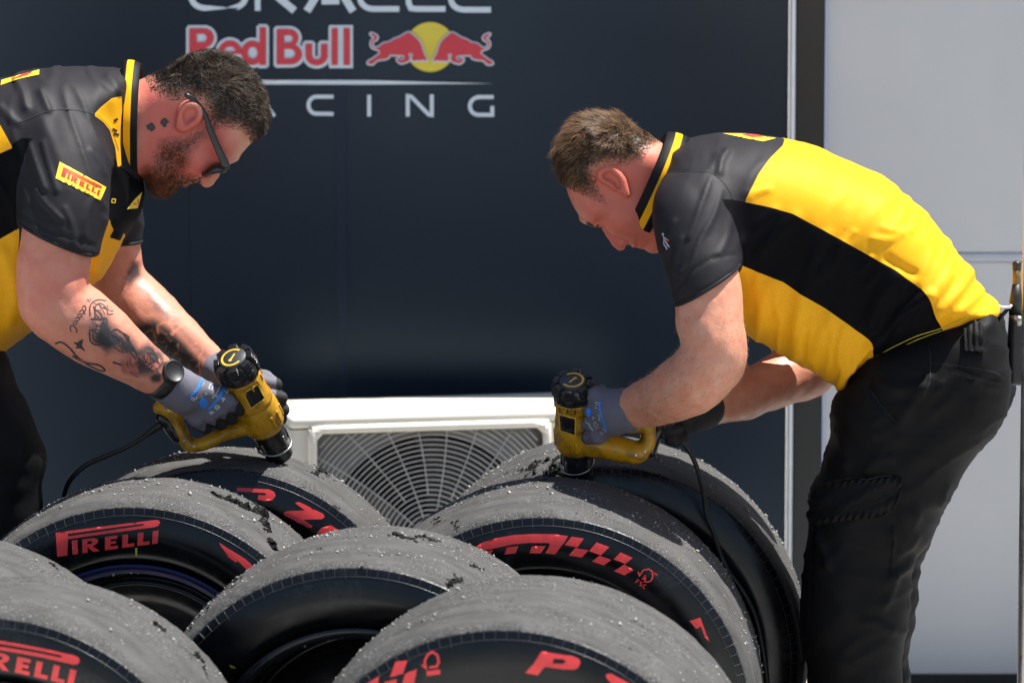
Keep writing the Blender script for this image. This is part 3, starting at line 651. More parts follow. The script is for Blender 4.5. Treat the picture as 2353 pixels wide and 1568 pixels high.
def flaps(key, z, spots, seed=0):
    """ragged peeled sheets of rubber standing off the tread: (x, y, size in metres)"""
    root, tree = TY[key]; rng = np.random.default_rng(seed)
    for x, y, s in spots:
        (a, b), = z([(x, y)]); d = P(a, b, 0)-CAM; d /= np.linalg.norm(d); h = tree.ray_cast(Vector(CAM), Vector(d))
        if h[0] is None: h = tree.find_nearest(Vector(P(a, b, root.location[1])))
        c, nr = np.array(h[0]), np.array(h[1]); t1 = np.cross(nr, rng.normal(size=3)); t1 /= np.linalg.norm(t1); t2 = np.cross(nr, t1); nu, nv = 9, 7; V = []; curl = rng.uniform(1.0, 2.4); ph = rng.uniform(0, 9)
        for lay in (0, 1):
            for i in range(nu):
                for j in range(nv):
                    u, w = i/(nu-1), j/(nv-1)-0.5; rg_ = 1+0.55*float(noise(i*0.8+ph, j*0.9, ph, seed)); w *= (1.0-0.45*u)*rg_; q = u*curl; L = s/curl
                    p = t1*L*math.sin(q)*1.1+nr*L*(1-math.cos(q))*rg_+t2*w*s*0.9+nr*(0.0022*lay+0.0012*float(noise(i*1.7, j*1.7, ph, 4)))
                    V.append(c+p)
        m = nu*nv; F = []
        for i in range(nu-1):
            for j in range(nv-1):
                k = i*nv+j; F += [(k, k+1, k+nv+1, k+nv), (m+k, m+k+nv, m+k+nv+1, m+k+1)]
        rim = [i*nv for i in range(nu)]+[(nu-1)*nv+j for j in range(1, nv)]+[i*nv+nv-1 for i in range(nu-2, -1, -1)]+list(range(nv-2, 0, -1))
        F += [(p_, q_, m+q_, m+p_) for p_, q_ in zip(rim, rim[1:]+rim[:1])]
        obj('rubber_flap', mk(np.array(V), F), M_pick, root, smooth=False)
def along(path, n, s, j=6, seed=1):
    rng = np.random.default_rng(seed); q = crom(path, 8); i = np.linspace(0, len(q)-1, n).astype(int)
    return [(q[k][0]+rng.normal(0, j), q[k][1]+rng.normal(0, j), s*rng.uniform(0.6, 1.3)) for k in i]
def torn_strip(key, z, path, r, seed=0):
    root, tree = TY[key]; pts = []
    for a, b in z([tuple(q) for q in crom(path, 10)]):
        d = P(a, b, 0)-CAM; d /= np.linalg.norm(d); h = tree.ray_cast(Vector(CAM), Vector(d))
        if h[0] is None: h = tree.find_nearest(Vector(P(a, b, root.location[1])))
        pts.append(np.array(h[0])+np.array(h[1])*r*0.55)
    pts = np.array(pts); k = np.arange(len(pts)); rr = r*(0.75+0.55*noise(k*0.45, seed, 0.5)); rr[0] = rr[-1] = r*0.2
    v, f = tube(pts, rr, 14); c = np.repeat(pts, 14, 0); q = v-c
    v = c+q*(1.05+0.55*fbm(v[:, 0]*150, v[:, 1]*150, v[:, 2]*150, seed, 3))[:, None]; obj('rubber_strip', mk(v, f), M_pick, root, smooth=False)
torn_strip('T2', zF, [(1410, 288), (1460, 282), (1520, 288), (1570, 300), (1610, 335), (1655, 385), (1685, 440)], 0.016, 3); torn_strip('T2', zF, [(1690, 450), (1712, 510), (1735, 560), (1765, 600)], 0.013, 4); torn_strip('T2', zF, [(1760, 640), (1775, 680), (1790, 712)], 0.009, 5)
torn_strip('T5', zG, [(1000, 605), (1040, 628), (1085, 632), (1110, 638)], 0.0075, 6); torn_strip('T5', zG, [(1140, 612), (1190, 625), (1255, 648)], 0.0065, 7); torn_strip('T5', zG, [(1330, 938), (1370, 915), (1435, 890)], 0.006, 8); torn_strip('T4', zH, [(310, 190), (330, 150), (355, 165)], 0.013, 9); torn_strip('T4', zH, [(390, 212), (440, 205), (500, 205)], 0.007, 10); torn_strip('T1', zG, [(475, 140), (510, 175), (560, 225)], 0.006, 11); torn_strip('T7', zF, [(1265, 1380), (1310, 1410), (1345, 1490)], 0.006, 12)
clumps('T2', zF, along([(1420, 282), (1500, 288), (1560, 300), (1610, 340), (1660, 390), (1690, 450), (1720, 520), (1745, 590)], 34, 0.0062, 12)+along([(1480, 260), (1560, 280)], 6, 0.007, 10)+along([(1745, 640), (1780, 700)], 6, 0.005, 8), seed=2)
clumps('T5', zF, along([(1240, 1190), (1300, 1110), (1380, 1020), (1430, 975), (1500, 930)], 26, 0.005, 22)+along([(1510, 890), (1550, 900)], 4, 0.007, 8), seed=3)
clumps('T5', zG, along([(1005, 608), (1100, 640)], 8, 0.006, 6)+along([(1140, 615), (1255, 648)], 10, 0.006, 6)+along([(1490, 800), (1570, 840)], 7, 0.006, 8)+along([(1340, 935), (1430, 895)], 9, 0.006, 8)+along([(770, 812), (800, 815)], 3, 0.003, 4)+along([(515, 695), (525, 700)], 2, 0.004, 3), seed=4)
clumps('T1', zG, along([(480, 150), (560, 225)], 9, 0.006, 8)+along([(390, 295), (410, 300)], 2, 0.003, 3)+along([(600, 420), (640, 440)], 3, 0.003, 3), seed=5)
clumps('T4', zH, along([(300, 195), (340, 150), (420, 130), (500, 150), (480, 210), (380, 215)], 14, 0.009, 12)+along([(130, 215), (260, 180)], 4, 0.005, 6)+along([(1120, 110), (1140, 130)], 3, 0.004, 4), seed=6)
clumps('T3', zG, [(1268, 505, 0.006), (1272, 525, 0.005), (1320, 510, 0.005), (1325, 525, 0.004), (1385, 525, 0.006), (1400, 550, 0.006), (1412, 570, 0.005), (1660, 448, 0.003)], seed=7)
clumps('T3', zH, along([(345, 270), (390, 245)], 6, 0.005, 6)+[(600, 466, 0.003), (90, 447, 0.002)], seed=8)
clumps('T7', zF, along([(1260, 1370), (1320, 1420), (1340, 1480)], 12, 0.006, 22)+along([(1120, 1050), (1150, 1110)], 8, 0.007, 10)+[(640, 955, 0.003)], seed=9)
clumps('T8', zF, along([(320, 775), (370, 830)], 6, 0.006, 8), seed=10)
clumps('T6', zH, along([(960, 1165), (1100, 1232)], 12, 0.0022, 3)+along([(140, 1085), (190, 1020)], 6, 0.002, 2)+along([(985, 1340), (1020, 1365)], 3, 0.002, 3), seed=11)
flaps('T2', zF, along([(1430, 270), (1500, 262), (1570, 290), (1640, 350), (1690, 440), (1730, 540)], 12, 0.022, 8), 21)
flaps('T4', zH, along([(300, 200), (330, 150), (430, 135), (490, 155)], 8, 0.027, 10)+[(1125, 110, 0.019)], 22)
flaps('T5', zG, [(1020, 612, 0.019), (1060, 625, 0.022), (1150, 618, 0.019), (1230, 640, 0.022), (1520, 800, 0.022), (1550, 830, 0.019), (1370, 910, 0.022), (1420, 892, 0.024)], 23); flaps('T5', zF, [(1520, 895, 0.024), (1545, 900, 0.022), (1400, 960, 0.019), (1380, 985, 0.016)], 24)
flaps('T1', zG, [(490, 145, 0.019), (520, 180, 0.022), (545, 205, 0.019), (395, 296, 0.012), (620, 432, 0.014)], 25)
flaps('T3', zG, [(1268, 510, 0.016), (1322, 515, 0.015), (1390, 530, 0.018), (1410, 560, 0.016)], 26); flaps('T3', zH, [(355, 262, 0.015), (380, 250, 0.015)], 27)
flaps('T7', zF, [(1120, 1050, 0.024), (1150, 1090, 0.024), (1280, 1390, 0.020), (1330, 1450, 0.022)], 28); flaps('T8', zF, [(330, 785, 0.019), (360, 815, 0.019)], 29)
# ------------------------------------------------------------------ heat guns
n = NT('yellow gun plastic', (0.62, 0.36, 0.02), 0.38); v = n.noise(45, 5); n.set('Base Color', n.mix(n.ramp(v, 0.46, 0.72), (0.50, 0.255, 0.007), (0.16, 0.08, 0.006))); n.bump(n.noise(600, 2), 0.12, 0.0006); M_gun = n.m
M_gblk = plain('black gun plastic', (0.012, 0.012, 0.013), 0.28); M_gdial = plain('dark grey dial', (0.03, 0.035, 0.04), 0.4); M_gyel = plain('yellow dial print', (0.70, 0.42, 0.04), 0.5); M_steel = plain('heat worn steel', (0.35, 0.34, 0.33), 0.3, 0.9); M_cable = plain('black rubber cable', (0.014, 0.014, 0.015), 0.5)
GUN = {}
def heat_gun(key, tip, top, Yt, Yk, side, hand_pts, hr, Yh, cable, label, win, zw, grip, screws, vents, rs=1.0):
    a, b = P(*tip, Yt), P(*top, Yk); Zl = b-a; L = np.linalg.norm(Zl); Zl /= L
    Xl = np.cross(Zl, FW); Xl *= side*np.sign(Xl[0]); Xl /= np.linalg.norm(Xl); Yl = np.cross(Zl, Xl); s = L/0.21
    root = tag(empty('heat_gun', tuple(a)), label, 'heat gun', 'heat guns held by the two men')
    # lathe runs along local -Y, so map local (x, y, z) -> X, -Z, Y
    k_ = s*rs; M = Matrix(((Xl[0]*k_, -Zl[0]*s, Yl[0]*k_, a[0]), (Xl[1]*k_, -Zl[1]*s, Yl[1]*k_, a[1]), (Xl[2]*k_, -Zl[2]*s, Yl[2]*k_, a[2]), (0, 0, 0, 1)))
    def lat(name, prof, mat, nn=40, sm=True): v, f = lathe(prof, nn, M=M); return obj(name, mk(v, f), mat, root, sm)
    lat('nozzle', [(0.0, 0.004), (0.018, 0.004), (0.0195, 0.0), (0.0225, 0.001), (0.0235, 0.02), (0.026, 0.03), (0.0275, 0.05), (0.0275, 0.063)], M_gblk)
    for k in range(8):      # slots round the nozzle
        q = 2*math.pi*k/8; v, f = box((-0.0022, -0.046, 0.0255), (0.0022, -0.026, 0.0285), 0.001, M @ Matrix.Rotation(q, 4, 'Y')); obj('nozzle_rib', mk(v, f), M_steel if k % 2 else M_gblk, root)
    tt = np.linspace(0, 2*np.pi, 41); v, f = tube([np.array(M @ Vector((0.0285*math.cos(q), -0.024-0.004*math.cos(q), 0.0285*math.sin(q)))) for q in tt], 0.0016*s, 6, False); obj('nozzle_ring', mk(v, f), M_steel, root)
    body = lat('body', [(0.0275, 0.060), (0.031, 0.062), (0.0345, 0.068), (0.0368, 0.082), (0.0368, 0.098), (0.0352, 0.108), (0.0338, 0.112), (0.0332, 0.113), (0.0332, 0.116), (0.0345, 0.118), (0.0345, 0.122), (0.0325, 0.126), (0.0320, 0.150), (0.0325, 0.166), (0.0325, 0.170), (0.0, 0.1705)], M_gun, 56)
    for k in range(14):     # raised ribs
        q = 2*math.pi*k/14; v, f = box((-0.0028, -0.098, 0.035), (0.0028, -0.076, 0.0382), 0.0012, M @ Matrix.Rotation(q, 4, 'Y')); obj('body_rib', mk(v, f), M_gun, root)
        v, f = box((-0.0018, -0.166, 0.0305), (0.0018, -0.154, 0.0342), 0.0012, M @ Matrix.Rotation(q+0.15, 4, 'Y')); obj('body_rib', mk(v, f), M_gun, root)
    knob = lat('knob', [(0.030, 0.1708), (0.0335, 0.172), (0.0335, 0.186), (0.031, 0.194), (0.0295, 0.1995), (0.027, 0.2015), (0.0, 0.2015)], M_gblk, 48)
    for k in range(8):      # grip lobes with three fine steps
        q = 2*math.pi*(k+0.3)/8
        parts = [box((-0.0075, -0.2045+0.0035*j, 0.024), (0.0075, -0.2018+0.0035*j, 0.0335+0.0011*j), 0.0006, M @ Matrix.Rotation(q, 4, 'Y')) for j in range(4)]+[box((-0.007, -0.1885, 0.026), (0.007, -0.174, 0.0366), 0.0015, M @ Matrix.Rotation(q, 4, 'Y')), box((-0.0068, -0.2015, 0.0245), (0.0068, -0.1880, 0.0325), 0.0005, M @ Matrix.Rotation(q, 4, 'Y'))]
        v, f = join(parts); obj('grip_lobe', mk(v, f), M_gblk, knob)
    v, f = lathe([(0.0232, 0.2016), (0.0232, 0.2048), (0.0222, 0.2056), (0.0, 0.2056)], 40, M=M); dial = obj('dial', mk(v, f), M_gdial, knob)
    def flat(name, poly, mat): vv, F = tri2d([poly], [], 0.02); vw = np.array([np.array(M @ Vector((p[0], -0.2062, p[1]))) for p in vv]); me = mk(vw, F); obj(name, me, mat, knob, False)
    flat('dial_scale', stroke(arc(0, 0, 0.0178, 0.0178, -150, 120, 24), 0.0036), M_gyel)
    flat('dial_pointer', stroke([(-0.006, -0.006), (-0.001, -0.001), (0.003, 0.003)], 0.0032), M_gyel); flat('dial_pointer', arc(0.0045, 0.0045, 0.0032, 0.0032, 0, 360, 12)[:-1], M_gyel)
    # closed D handle
    pts = [P(x, y, Y) for (x, y), Y in zip(hand_pts, Yh)]; q = crom([list(p)+[r] for p, r in zip(pts, hr)], 5)
    lo, hi = q[:, :3].min(0)-0.04, q[:, :3].max(0)+0.04
    V, Q = solid(lambda G: chain(G, [(w[:3], w[3]) for w in q], 0.004, 1.35), lo, hi, 0.0028); obj('handle', mk(relax(V, Q, 2), Q), M_gun, root)
    V, Q = solid(lambda G: chain(G, [(P(*g_, Yh[8]), 0.0125) for g_ in grip], 0.004, 1.2), lo, hi, 0.0028); obj('handle_grip', mk(relax(V, Q, 2), Q), M_gblk, root)
    tb = bvh(body.data); put('spec_window', [zw(win)], tb, M_gblk, body, g=4, off=0.0012)
    w = np.array(zw(win)); c = w.mean(0); put('window_frame', [[tuple(c+(p-c)*1.16) for p in w]], tb, M_gyel, body, g=4, off=0.0007)
    th_ = bvh([o for o in root.children if o.name.startswith('handle') and 'grip' not in o.name][0].data)
    for p_ in screws: put('screw', [arc(p_[0], p_[1], 2.4, 2.4, 0, 360, 10)[:-1]], th_, M_steel, root, g=2, off=0.0008)
    for q_ in vents: put('vent_slot', [stroke(q_, 2.6)], tb, M_gblk, body, g=4, off=0.0007)
    # cable with strain relief
    cp = crom([P(x, y, Y) for x, y, Y in cable], 6); k = len(cp); r = np.full(k, 0.0042); r[:10] = np.linspace(0.0095, 0.0046, 10)
    v, f = tube(cp, r, 10); obj('cable', mk(v, f), M_cable, root)
    GUN[key] = root; return root
hl = zM([(1300, 1040), (1150, 1090), (980, 1150), (840, 1230), (700, 1275), (600, 1265), (545, 1190), (480, 1060), (400, 930), (330, 870), (260, 850)])+zM([(400, 890), (560, 880), (800, 880), (1000, 880), (1200, 880)])
heat_gun('L', (643, 1046), (531, 816), 0.23, 0.09, -1, hl, [0.015, 0.013, 0.0115, 0.0105, 0.010, 0.0105, 0.0105, 0.0105, 0.011, 0.011, 0.009, 0.011, 0.013, 0.014, 0.014, 0.014], [0.17]*3+[0.155]*13,
         [(x, y, Y) for (x, y), Y in zip(zB([(1060, 1180), (1000, 1220), (900, 1290), (800, 1345), (680, 1395), (560, 1450), (480, 1520), (430, 1600), (400, 1750), (380, 2000)]), [0.155, 0.155, 0.16, 0.16, 0.16, 0.16, 0.16, 0.17, 0.18, 0.2])],
         'yellow and black heat gun tilted over the back left tyre', [(1222, 690), (1370, 596), (1446, 742), (1304, 848)], zM, zM([(470, 1175), (410, 1090), (350, 1000), (300, 960)]), zM([(655, 1290), (840, 1262), (545, 1225), (330, 880)]), [zM([(1190+i*42, 560-i*26), (1212+i*42, 618-i*26)]) for i in range(4)], 0.86)
hr_ = zN([(560, 1050), (680, 1065), (850, 1105), (980, 1140), (1090, 1160), (1180, 1120), (1230, 1045), (1240, 970), (1230, 890), (1180, 850)])+zN([(1050, 850), (850, 830), (650, 810), (520, 800)])
heat_gun('R', (1327, 1090), (1315, 868), 0.115, 0.005, 1, hr_, [0.023, 0.022, 0.0205, 0.0195, 0.018, 0.0135, 0.0135, 0.0135, 0.0125, 0.012, 0.0135, 0.014, 0.014, 0.014], [0.065]*14,
         [(x, y, Y) for (x, y), Y in zip(zD([(850, 930), (930, 950), (1000, 1010), (1045, 1090), (1075, 1180), (1100, 1290), (1115, 1400)])+zH([(1500, 600), (1545, 740), (1600, 850), (1680, 960), (1760, 1110), (1810, 1300), (1850, 1600), (1860, 1900)]), [0.065, 0.07, 0.08, 0.09, 0.1, 0.12, 0.13]+[0.13]*8)],
         'yellow and black heat gun held upright over the chequered tyre', [(250, 745), (415, 790), (412, 962), (262, 912)], zN, zN([(1245, 1140), (1270, 1040), (1300, 960), (1330, 920)]), zN([(870, 1150), (1090, 1190), (1190, 1150)]), [zN([(250+i*42, 670+i*4), (252+i*42, 722+i*4)]) for i in range(5)], 0.97)
# ------------------------------------------------------------------ people: materials
def skin_mat(name, base, ruddy, inkc=(0.03, 0.032, 0.036), hairc=(0.02, 0.014, 0.01)):
    n = NT(name, base, 0.5, spec=0.4); v = n.noise(38, 5); w = n.noise(190, 3)
    c = n.mix(n.ramp(v, 0.35, 0.7), base, tuple(a*b for a, b in zip(base, (0.92, 0.70, 0.64))))
    c = n.mix(n.at('ruddy'), c, ruddy); c = n.mix(n.math('MULTIPLY', n.ramp(w, 0.58, 0.70), 0.4), c, tuple(a*0.6 for a in base))
    ink = n.math('MULTIPLY', n.at('ink'), n.ramp(n.noise(26, 6, dist=1.6), 0.30, 0.46)); c = n.mix(ink, c, inkc)
    bd = n.math('MULTIPLY', n.at('beard'), n.ramp(n.noise(500, 2), 0.35, 0.6, 0.25, 0.85)); c = n.mix(bd, c, (0.075, 0.032, 0.018))
    h = n.ramp(n.math('ADD', n.at('scalp'), n.math('MULTIPLY', n.math('SUBTRACT', n.noise(600, 2), 0.5), 0.9)), 0.0, 0.7); c = n.mix(h, c, hairc)
    n.set('Base Color', c); n.set('Subsurface Weight', 0.12); n.set('Subsurface Radius', (0.012, 0.005, 0.003)); n.set('Subsurface Scale', 0.4)
    n.set('Roughness', n.ramp(v, 0.3, 0.7, 0.36, 0.54)); b = n.bump(n.noise(380, 3), 0.3, 0.0014); n.bump(n.noise(45, 4), 0.22, 0.005, b); return n.m
def cloth_mat(name, cols, masks, weave=0.25, rough=0.58, sheen=0.0, spec=0.17, crump=0.10):
    """cols[0] base; each mask attribute > 0 paints the next colour with a crisp seam"""
    n = NT(name, cols[0], rough, spec=spec); c = cols[0]; m = n.noise(5, 4)
    kn = n.noise(520, 2)
    def two(k): return n.mix(n.ramp(kn, 0.3, 0.7), tuple(a*0.90 for a in k), tuple(min(a*1.08, 1) for a in k))
    c = two(cols[0])
    for k, a in zip(cols[1:], masks): c = n.mix(n.ramp(n.at(a), -0.0004, 0.0004), c, two(k))
    sp = spec
    for k, a in zip((0.05, 0.12), masks): sp = n.mix(n.ramp(n.at(a), -0.0004, 0.0004), sp if not isinstance(sp, float) else (sp, sp, sp), (k, k, k))
    n.set('Specular IOR Level', sp); n.set('Base Color', c); n.set('Sheen Weight', sheen); n.set('Sheen Roughness', 0.4)
    w = n.vor(900); b = n.bump(w, weave, 0.0007); n.bump(n.noise(14, 3, dist=0.6), crump, 0.008, b); return n.m
CHAR, BLK, YEL = (0.0170, 0.0158, 0.0185), (0.0035, 0.0035, 0.0045), (0.80, 0.385, 0.010)
M_shirt = cloth_mat('charcoal black and yellow jersey', [CHAR, BLK, YEL], ['m_black', 'm_yellow'])
M_sleeve = cloth_mat('charcoal jersey', [CHAR], []); M_collar = cloth_mat('black rib collar with yellow stripe', [BLK, YEL], ['m_yellow'])
M_trous = cloth_mat('black ripstop cotton', [(0.0055, 0.0054, 0.0057)], [], 0.12, 0.6, 0.0, 0.12, 0.25)
n = NT('grey knit glove with black palm', (0.15, 0.15, 0.19), 0.75); v = n.wave(260, n.co(), 1.5); c = n.mix(n.ramp(v, 0.2, 0.8), (0.085, 0.085, 0.115), (0.17, 0.165, 0.205)); c = n.mix(n.ramp(n.at('m_black'), -0.001, 0.001), c, (0.010, 0.010, 0.011)); n.set('Base Color', c); n.bump(v, 0.35, 0.0012); M_glove = n.m
M_pgrey = plain('grey print', (0.45, 0.47, 0.5), 0.5); M_pblue = plain('blue print', (0.03, 0.22, 0.75), 0.45); M_pred = plain('red print', (0.65, 0.03, 0.02), 0.5); M_pyel = plain('yellow print', (0.80, 0.55, 0.03), 0.5); M_ink = plain('tattoo ink', (0.035, 0.032, 0.035), 0.55, var=0.4, scale=90); M_rose = plain('red tattoo ink', (0.36, 0.11, 0.085), 0.5, var=0.3, scale=90)
M_stitch = plain('yellow stitching', (0.55, 0.45, 0.05), 0.6); M_seam = plain('grey seam thread', (0.014, 0.014, 0.016), 0.8); M_glass = plain("black gloss plastic", (0.006, 0.006, 0.007), 0.25); M_rubber = plain('black rubber', (0.012, 0.012, 0.013), 0.45)
def hair_mat(name, a, b):
    n = NT(name, a, 0.42, spec=0.22); n.set('Base Color', n.mix(n.at('rnd'), a, b)); return n.m
# ------------------------------------------------------------------ people: helpers
def rbf(ctrl, Y):
    """smooth field f(x, z) from layout control points (px, py, value)"""
    c = np.array([[*P(a, b, Y)[[0, 2]], v] for a, b, v in ctrl])
    def f(X, Z):
        w = [1/((X-q[0])**2+(Z-q[1])**2+1e-4)**1.5 for q in c]; return sum(a*q[2] for a, q in zip(w, c))/sum(w)
    return f
def side2d(V, ym):
    """layout position of points, the far half mirrored on the near half: clothes are symmetrical"""
    q = V.copy(); q[:, 1] = ym-np.abs(q[:, 1]-ym); return proj(q)
def folds(V, N, L2, fl):
    d = np.zeros(len(V))
    for pts, amp, w in fl:
        q = linedist(L2, crom(pts, 4)); d += amp*np.exp(-(q/w)**2)
    return V+N*d[:, None]
def finish(V, Q, ym, fl=(), nz=0.0, sc=9.0, seed=0, rel=2):
    V = relax(V, Q, rel); me = mk(V, Q); N = vno(me); L2 = side2d(V, ym)
    V = folds(V, N, L2, fl)
    if nz: V = V+N*(fbm(V[:, 0]*sc, V[:, 1]*sc*0.7, V[:, 2]*sc*1.6, seed, 3)*nz)[:, None]
    me.vertices.foreach_set('co', V.astype(np.float32).ravel()); me.update(); return me, V, L2
def drape(V, N, L2, ang, fu, fv, amp, mask=None, seed=0, sharp=3.0):
    """long sharp creases running along direction ang (degrees, layout plane); fu, fv periods across and along"""
    c, s = math.cos(rad(ang)), math.sin(rad(ang)); v = L2[:, 0]*c+L2[:, 1]*s; u = -L2[:, 0]*s+L2[:, 1]*c
    u = u+14*fbm(v/fv, u/fv, 0.3+seed, seed+2, 2); side = np.where(V[:, 1] > 0, 7.7, 0.0)
    r = 1-np.abs(noise(u/fu, v/fv, seed+V[:, 1]*2.0, seed)); r = np.clip(r, 0, 1)**sharp-0.35
    return V+N*(amp*r*(1 if mask is None else mask))[:, None]
def redo(me, V): me.vertices.foreach_set('co', V.astype(np.float32).ravel()); me.update()
def bounds(pts, m): p = np.array(pts); return p.min(0)-m, p.max(0)+m
def strands(name, me, mask, lens, flow, mat, parent, count, seed=0, rad_=0.00045, lift=0.5, jit=0.25, drop=0.0, clump=0.0032):
    rng = np.random.default_rng(seed); Q = faces(me); V = vco(me); N = vno(me)
    ok = mask[Q].mean(1) > rng.uniform(0, 0.25, len(Q)); Q = Q[ok]; i = rng.integers(0, len(Q), count); w = rng.dirichlet([1]*4, count)
    q = Q[i]; p = (V[q]*w[:, :, None]).sum(1); nn = (N[q]*w[:, :, None]).sum(1); nn /= np.linalg.norm(nn, axis=1)[:, None]+1e-9; l = (lens[q]*w).sum(1)*rng.uniform(0.6, 1.15, count); ms = (mask[q]*w).sum(1)
    fl = flow(p) if callable(flow) else np.repeat(np.array(flow, float)[None], count, 0); fl = fl+rng.normal(0, jit, (count, 3))+np.stack([fbm(p[:, 0]*55+9*k_, p[:, 1]*55, p[:, 2]*55, 7+k_, 2) for k_ in range(3)], 1)*1.1; l = l*(1+0.35*fbm(p[:, 0]*90, p[:, 1]*90, p[:, 2]*90, 77, 1)); tg = fl-nn*(fl*nn).sum(1)[:, None]; tg /= np.linalg.norm(tg, axis=1)[:, None]+1e-9
    cell = clump; cid = np.floor((p+0.4*cell*np.stack([noise(p[:, 0]*90, p[:, 1]*90, p[:, 2]*90, 31+k_) for k_ in range(3)], 1))/cell).astype(np.int64); ch = (cid[:, 0]*73856093 ^ cid[:, 1]*19349663 ^ cid[:, 2]*83492791) & 0xffff; _, inv = np.unique(ch, return_inverse=True); nc = inv.max()+1
    cnt = np.bincount(inv, minlength=nc)[:, None]; cen = np.stack([np.bincount(inv, p[:, k_], nc) for k_ in range(3)], 1)/cnt; crn = rng.uniform(0, 1, nc); cdir = rng.normal(0, 0.28, (nc, 3)); tg = tg+cdir[inv]-nn*(cdir[inv]*nn).sum(1)[:, None]; tg /= np.linalg.norm(tg, axis=1)[:, None]+1e-9; l = l*(0.75+0.5*crn[inv]); pull = (cen[inv]-p)*0.55
    S = 4; pts = [p-nn*0.0015]; cur = p.copy(); pts.append(cur.copy())
    for s in range(S-1):
        k = lift*(1-0.35*s); d = nn*k+tg*(1-0.5*k)+np.array([0, 0, -drop*s]); d /= np.linalg.norm(d, axis=1)[:, None]; cur = cur+d*(l/(S-1))[:, None]; pts.append(cur+pull*((s+1)/(S-1)))
    pts = np.array(pts); a = np.cross(nn, tg); b = np.cross(tg, a); r = rad_*np.array([1, 1, 0.85, 0.6, 0.05])*1.0
    ring = [(1, 0), (-0.5, 0.866), (-0.5, -0.866)]; VV = np.stack([np.stack([pts[s]+r[s]*(x*a+y*b) for x, y in ring], 1) for s in range(S+1)], 1)   # count, S+1, 3, 3
    VV = VV.reshape(count, -1, 3); base = []
    for s in range(S):
        for k in range(3): base.append((s*3+k, s*3+(k+1) % 3, (s+1)*3+(k+1) % 3, (s+1)*3+k))
    F = (np.array(base)[None]+(np.arange(count)*(S+1)*3)[:, None, None]).reshape(-1, 4); m2 = mk(VV.reshape(-1, 3), F); attr(m2, 'rnd', np.repeat(0.45*crn[inv]**2+0.55*rng.uniform(0, 1, count)**2.2, (S+1)*3)); return obj(name, m2, mat, parent)
def ear(G, outl, inner, ys):
    f = inflate(G, xz([tuple(q) for q in crom(outl, 3, True)], ys), ys, 0.0075, 0.0085)
    g = inflate(G, xz([tuple(q) for q in crom(inner, 3, True)], ys), ys-0.010, 0.008, 0.011); return smax(f, -g, 0.004)
def bodyparts(name, root, mat, parts, attrs):
    """join skin pieces [(V, Q)] to the one body mesh and write its colour attributes"""
    VV = np.vstack([p[0] for p in parts]); o = np.cumsum([0]+[len(p[0]) for p in parts]); QQ = np.vstack([p[1]+k for p, k in zip(parts, o)]); me = mk(VV, QQ)
    for a in ('ruddy', 'ink', 'scalp', 'beard'): attr(me, a, attrs[a](VV) if a in attrs else np.zeros(len(VV)))
    return obj(name, me, mat, root)
def soft(L2, poly, w): return np.clip(0.5-polysd(L2, poly)/w, 0, 1)
def collar(name, C, A, e1, r1, r2, h, par, stripe, flare=1.12, tilt=0.0):
    A = np.array(A, float)/np.linalg.norm(A); e1 = np.array(e1, float); e1 = e1-A*(e1@A); e1 /= np.linalg.norm(e1); e2 = np.cross(A, e1); N = 72
    prof = [(1.0, -0.5), (1.03, -0.25), (1.05, -0.03), (1.06, 0.2), (1.05, 0.45), (1.035, 0.5), (1.005, 0.46), (0.98, 0.15), (0.96, -0.5)]; V, S = [], []
    for i in range(N):
        q = 2*np.pi*i/N; wob = 1+0.012*math.sin(5*q+1)+0.008*math.sin(9*q)
        for k, s in prof:
            kk = k*wob*(1+(flare-1)*(0.5-s)); V.append(C+A*h*s+e1*r1*kk*math.cos(q)+e2*r2*kk*math.sin(q)); S.append(s*h)
    m = len(prof); F = [(i*m+k, i*m+(k+1) % m, ((i+1) % N)*m+(k+1) % m, ((i+1) % N)*m+k) for i in range(N) for k in range(m)]; me = mk(np.array(V), F)
    attr(me, 'm_yellow', stripe[1]-np.abs(np.array(S)-stripe[0])); return obj(name, me, M_collar, par)
def line(name, pts, tree, mat, par, w=2.0, off=0.0012):
    c = crom(pts, 5); return put(name, [stroke(c, w)], tree, mat, par, g=8, off=off)
def fist(G, wr, kn, across, palm, spread=0.019, r=0.0095, curl=1.0, thumb=1):
    """gloved fist closed round a bar: wr wrist, kn knuckle centre, across unit vector index->little, palm unit vector towards the bar"""
    wr, kn, ac, pl = [np.asarray(q, float) for q in (wr, kn, across, palm)]; d = kn-wr; Ln = np.linalg.norm(d); d /= Ln
    f = None
    for i in range(4):
        o = ac*spread*(i-1.5); k = kn+o*1.0-d*(0.004 if i in (1, 2) else 0.010); ln = [0.92, 1.0, 0.96, 0.82][i]
        c = cone(G, wr+o*0.45+d*0.01, k, 0.0165, 0.0135); f = c if f is None else smin(f, c, 0.010)
    for i in range(4):
        o = ac*spread*1.04*(i-1.5); k = kn+o-d*(0.004 if i in (1, 2) else 0.010); ln = [0.92, 1.0, 0.96, 0.82][i]
        p1 = k+(d*0.55+pl*0.85)*0.034*ln; p2 = p1+(pl*0.75-d*0.75*curl)*0.026*ln; p3 = p2+(-d*1.0-pl*0.35)*0.021*ln
        g = chain(G, [(k, 0.0125), (p1, r+0.0012), (p2, r), (p3, r-0.0008)], 0.003); f = smin(f, g, 0.0035)
    t0 = wr+d*0.025-ac*0.026*thumb+pl*0.010; t1 = t0+(d*0.9-ac*0.45*thumb+pl*0.5)*0.034; t2 = t1+(d*0.75+pl*0.75+ac*0.35*thumb)*0.028
    return smin(f, chain(G, [(wr+d*0.02, 0.014), (t0, 0.014), (t1, 0.0115), (t2, 0.0095)], 0.004), 0.008)
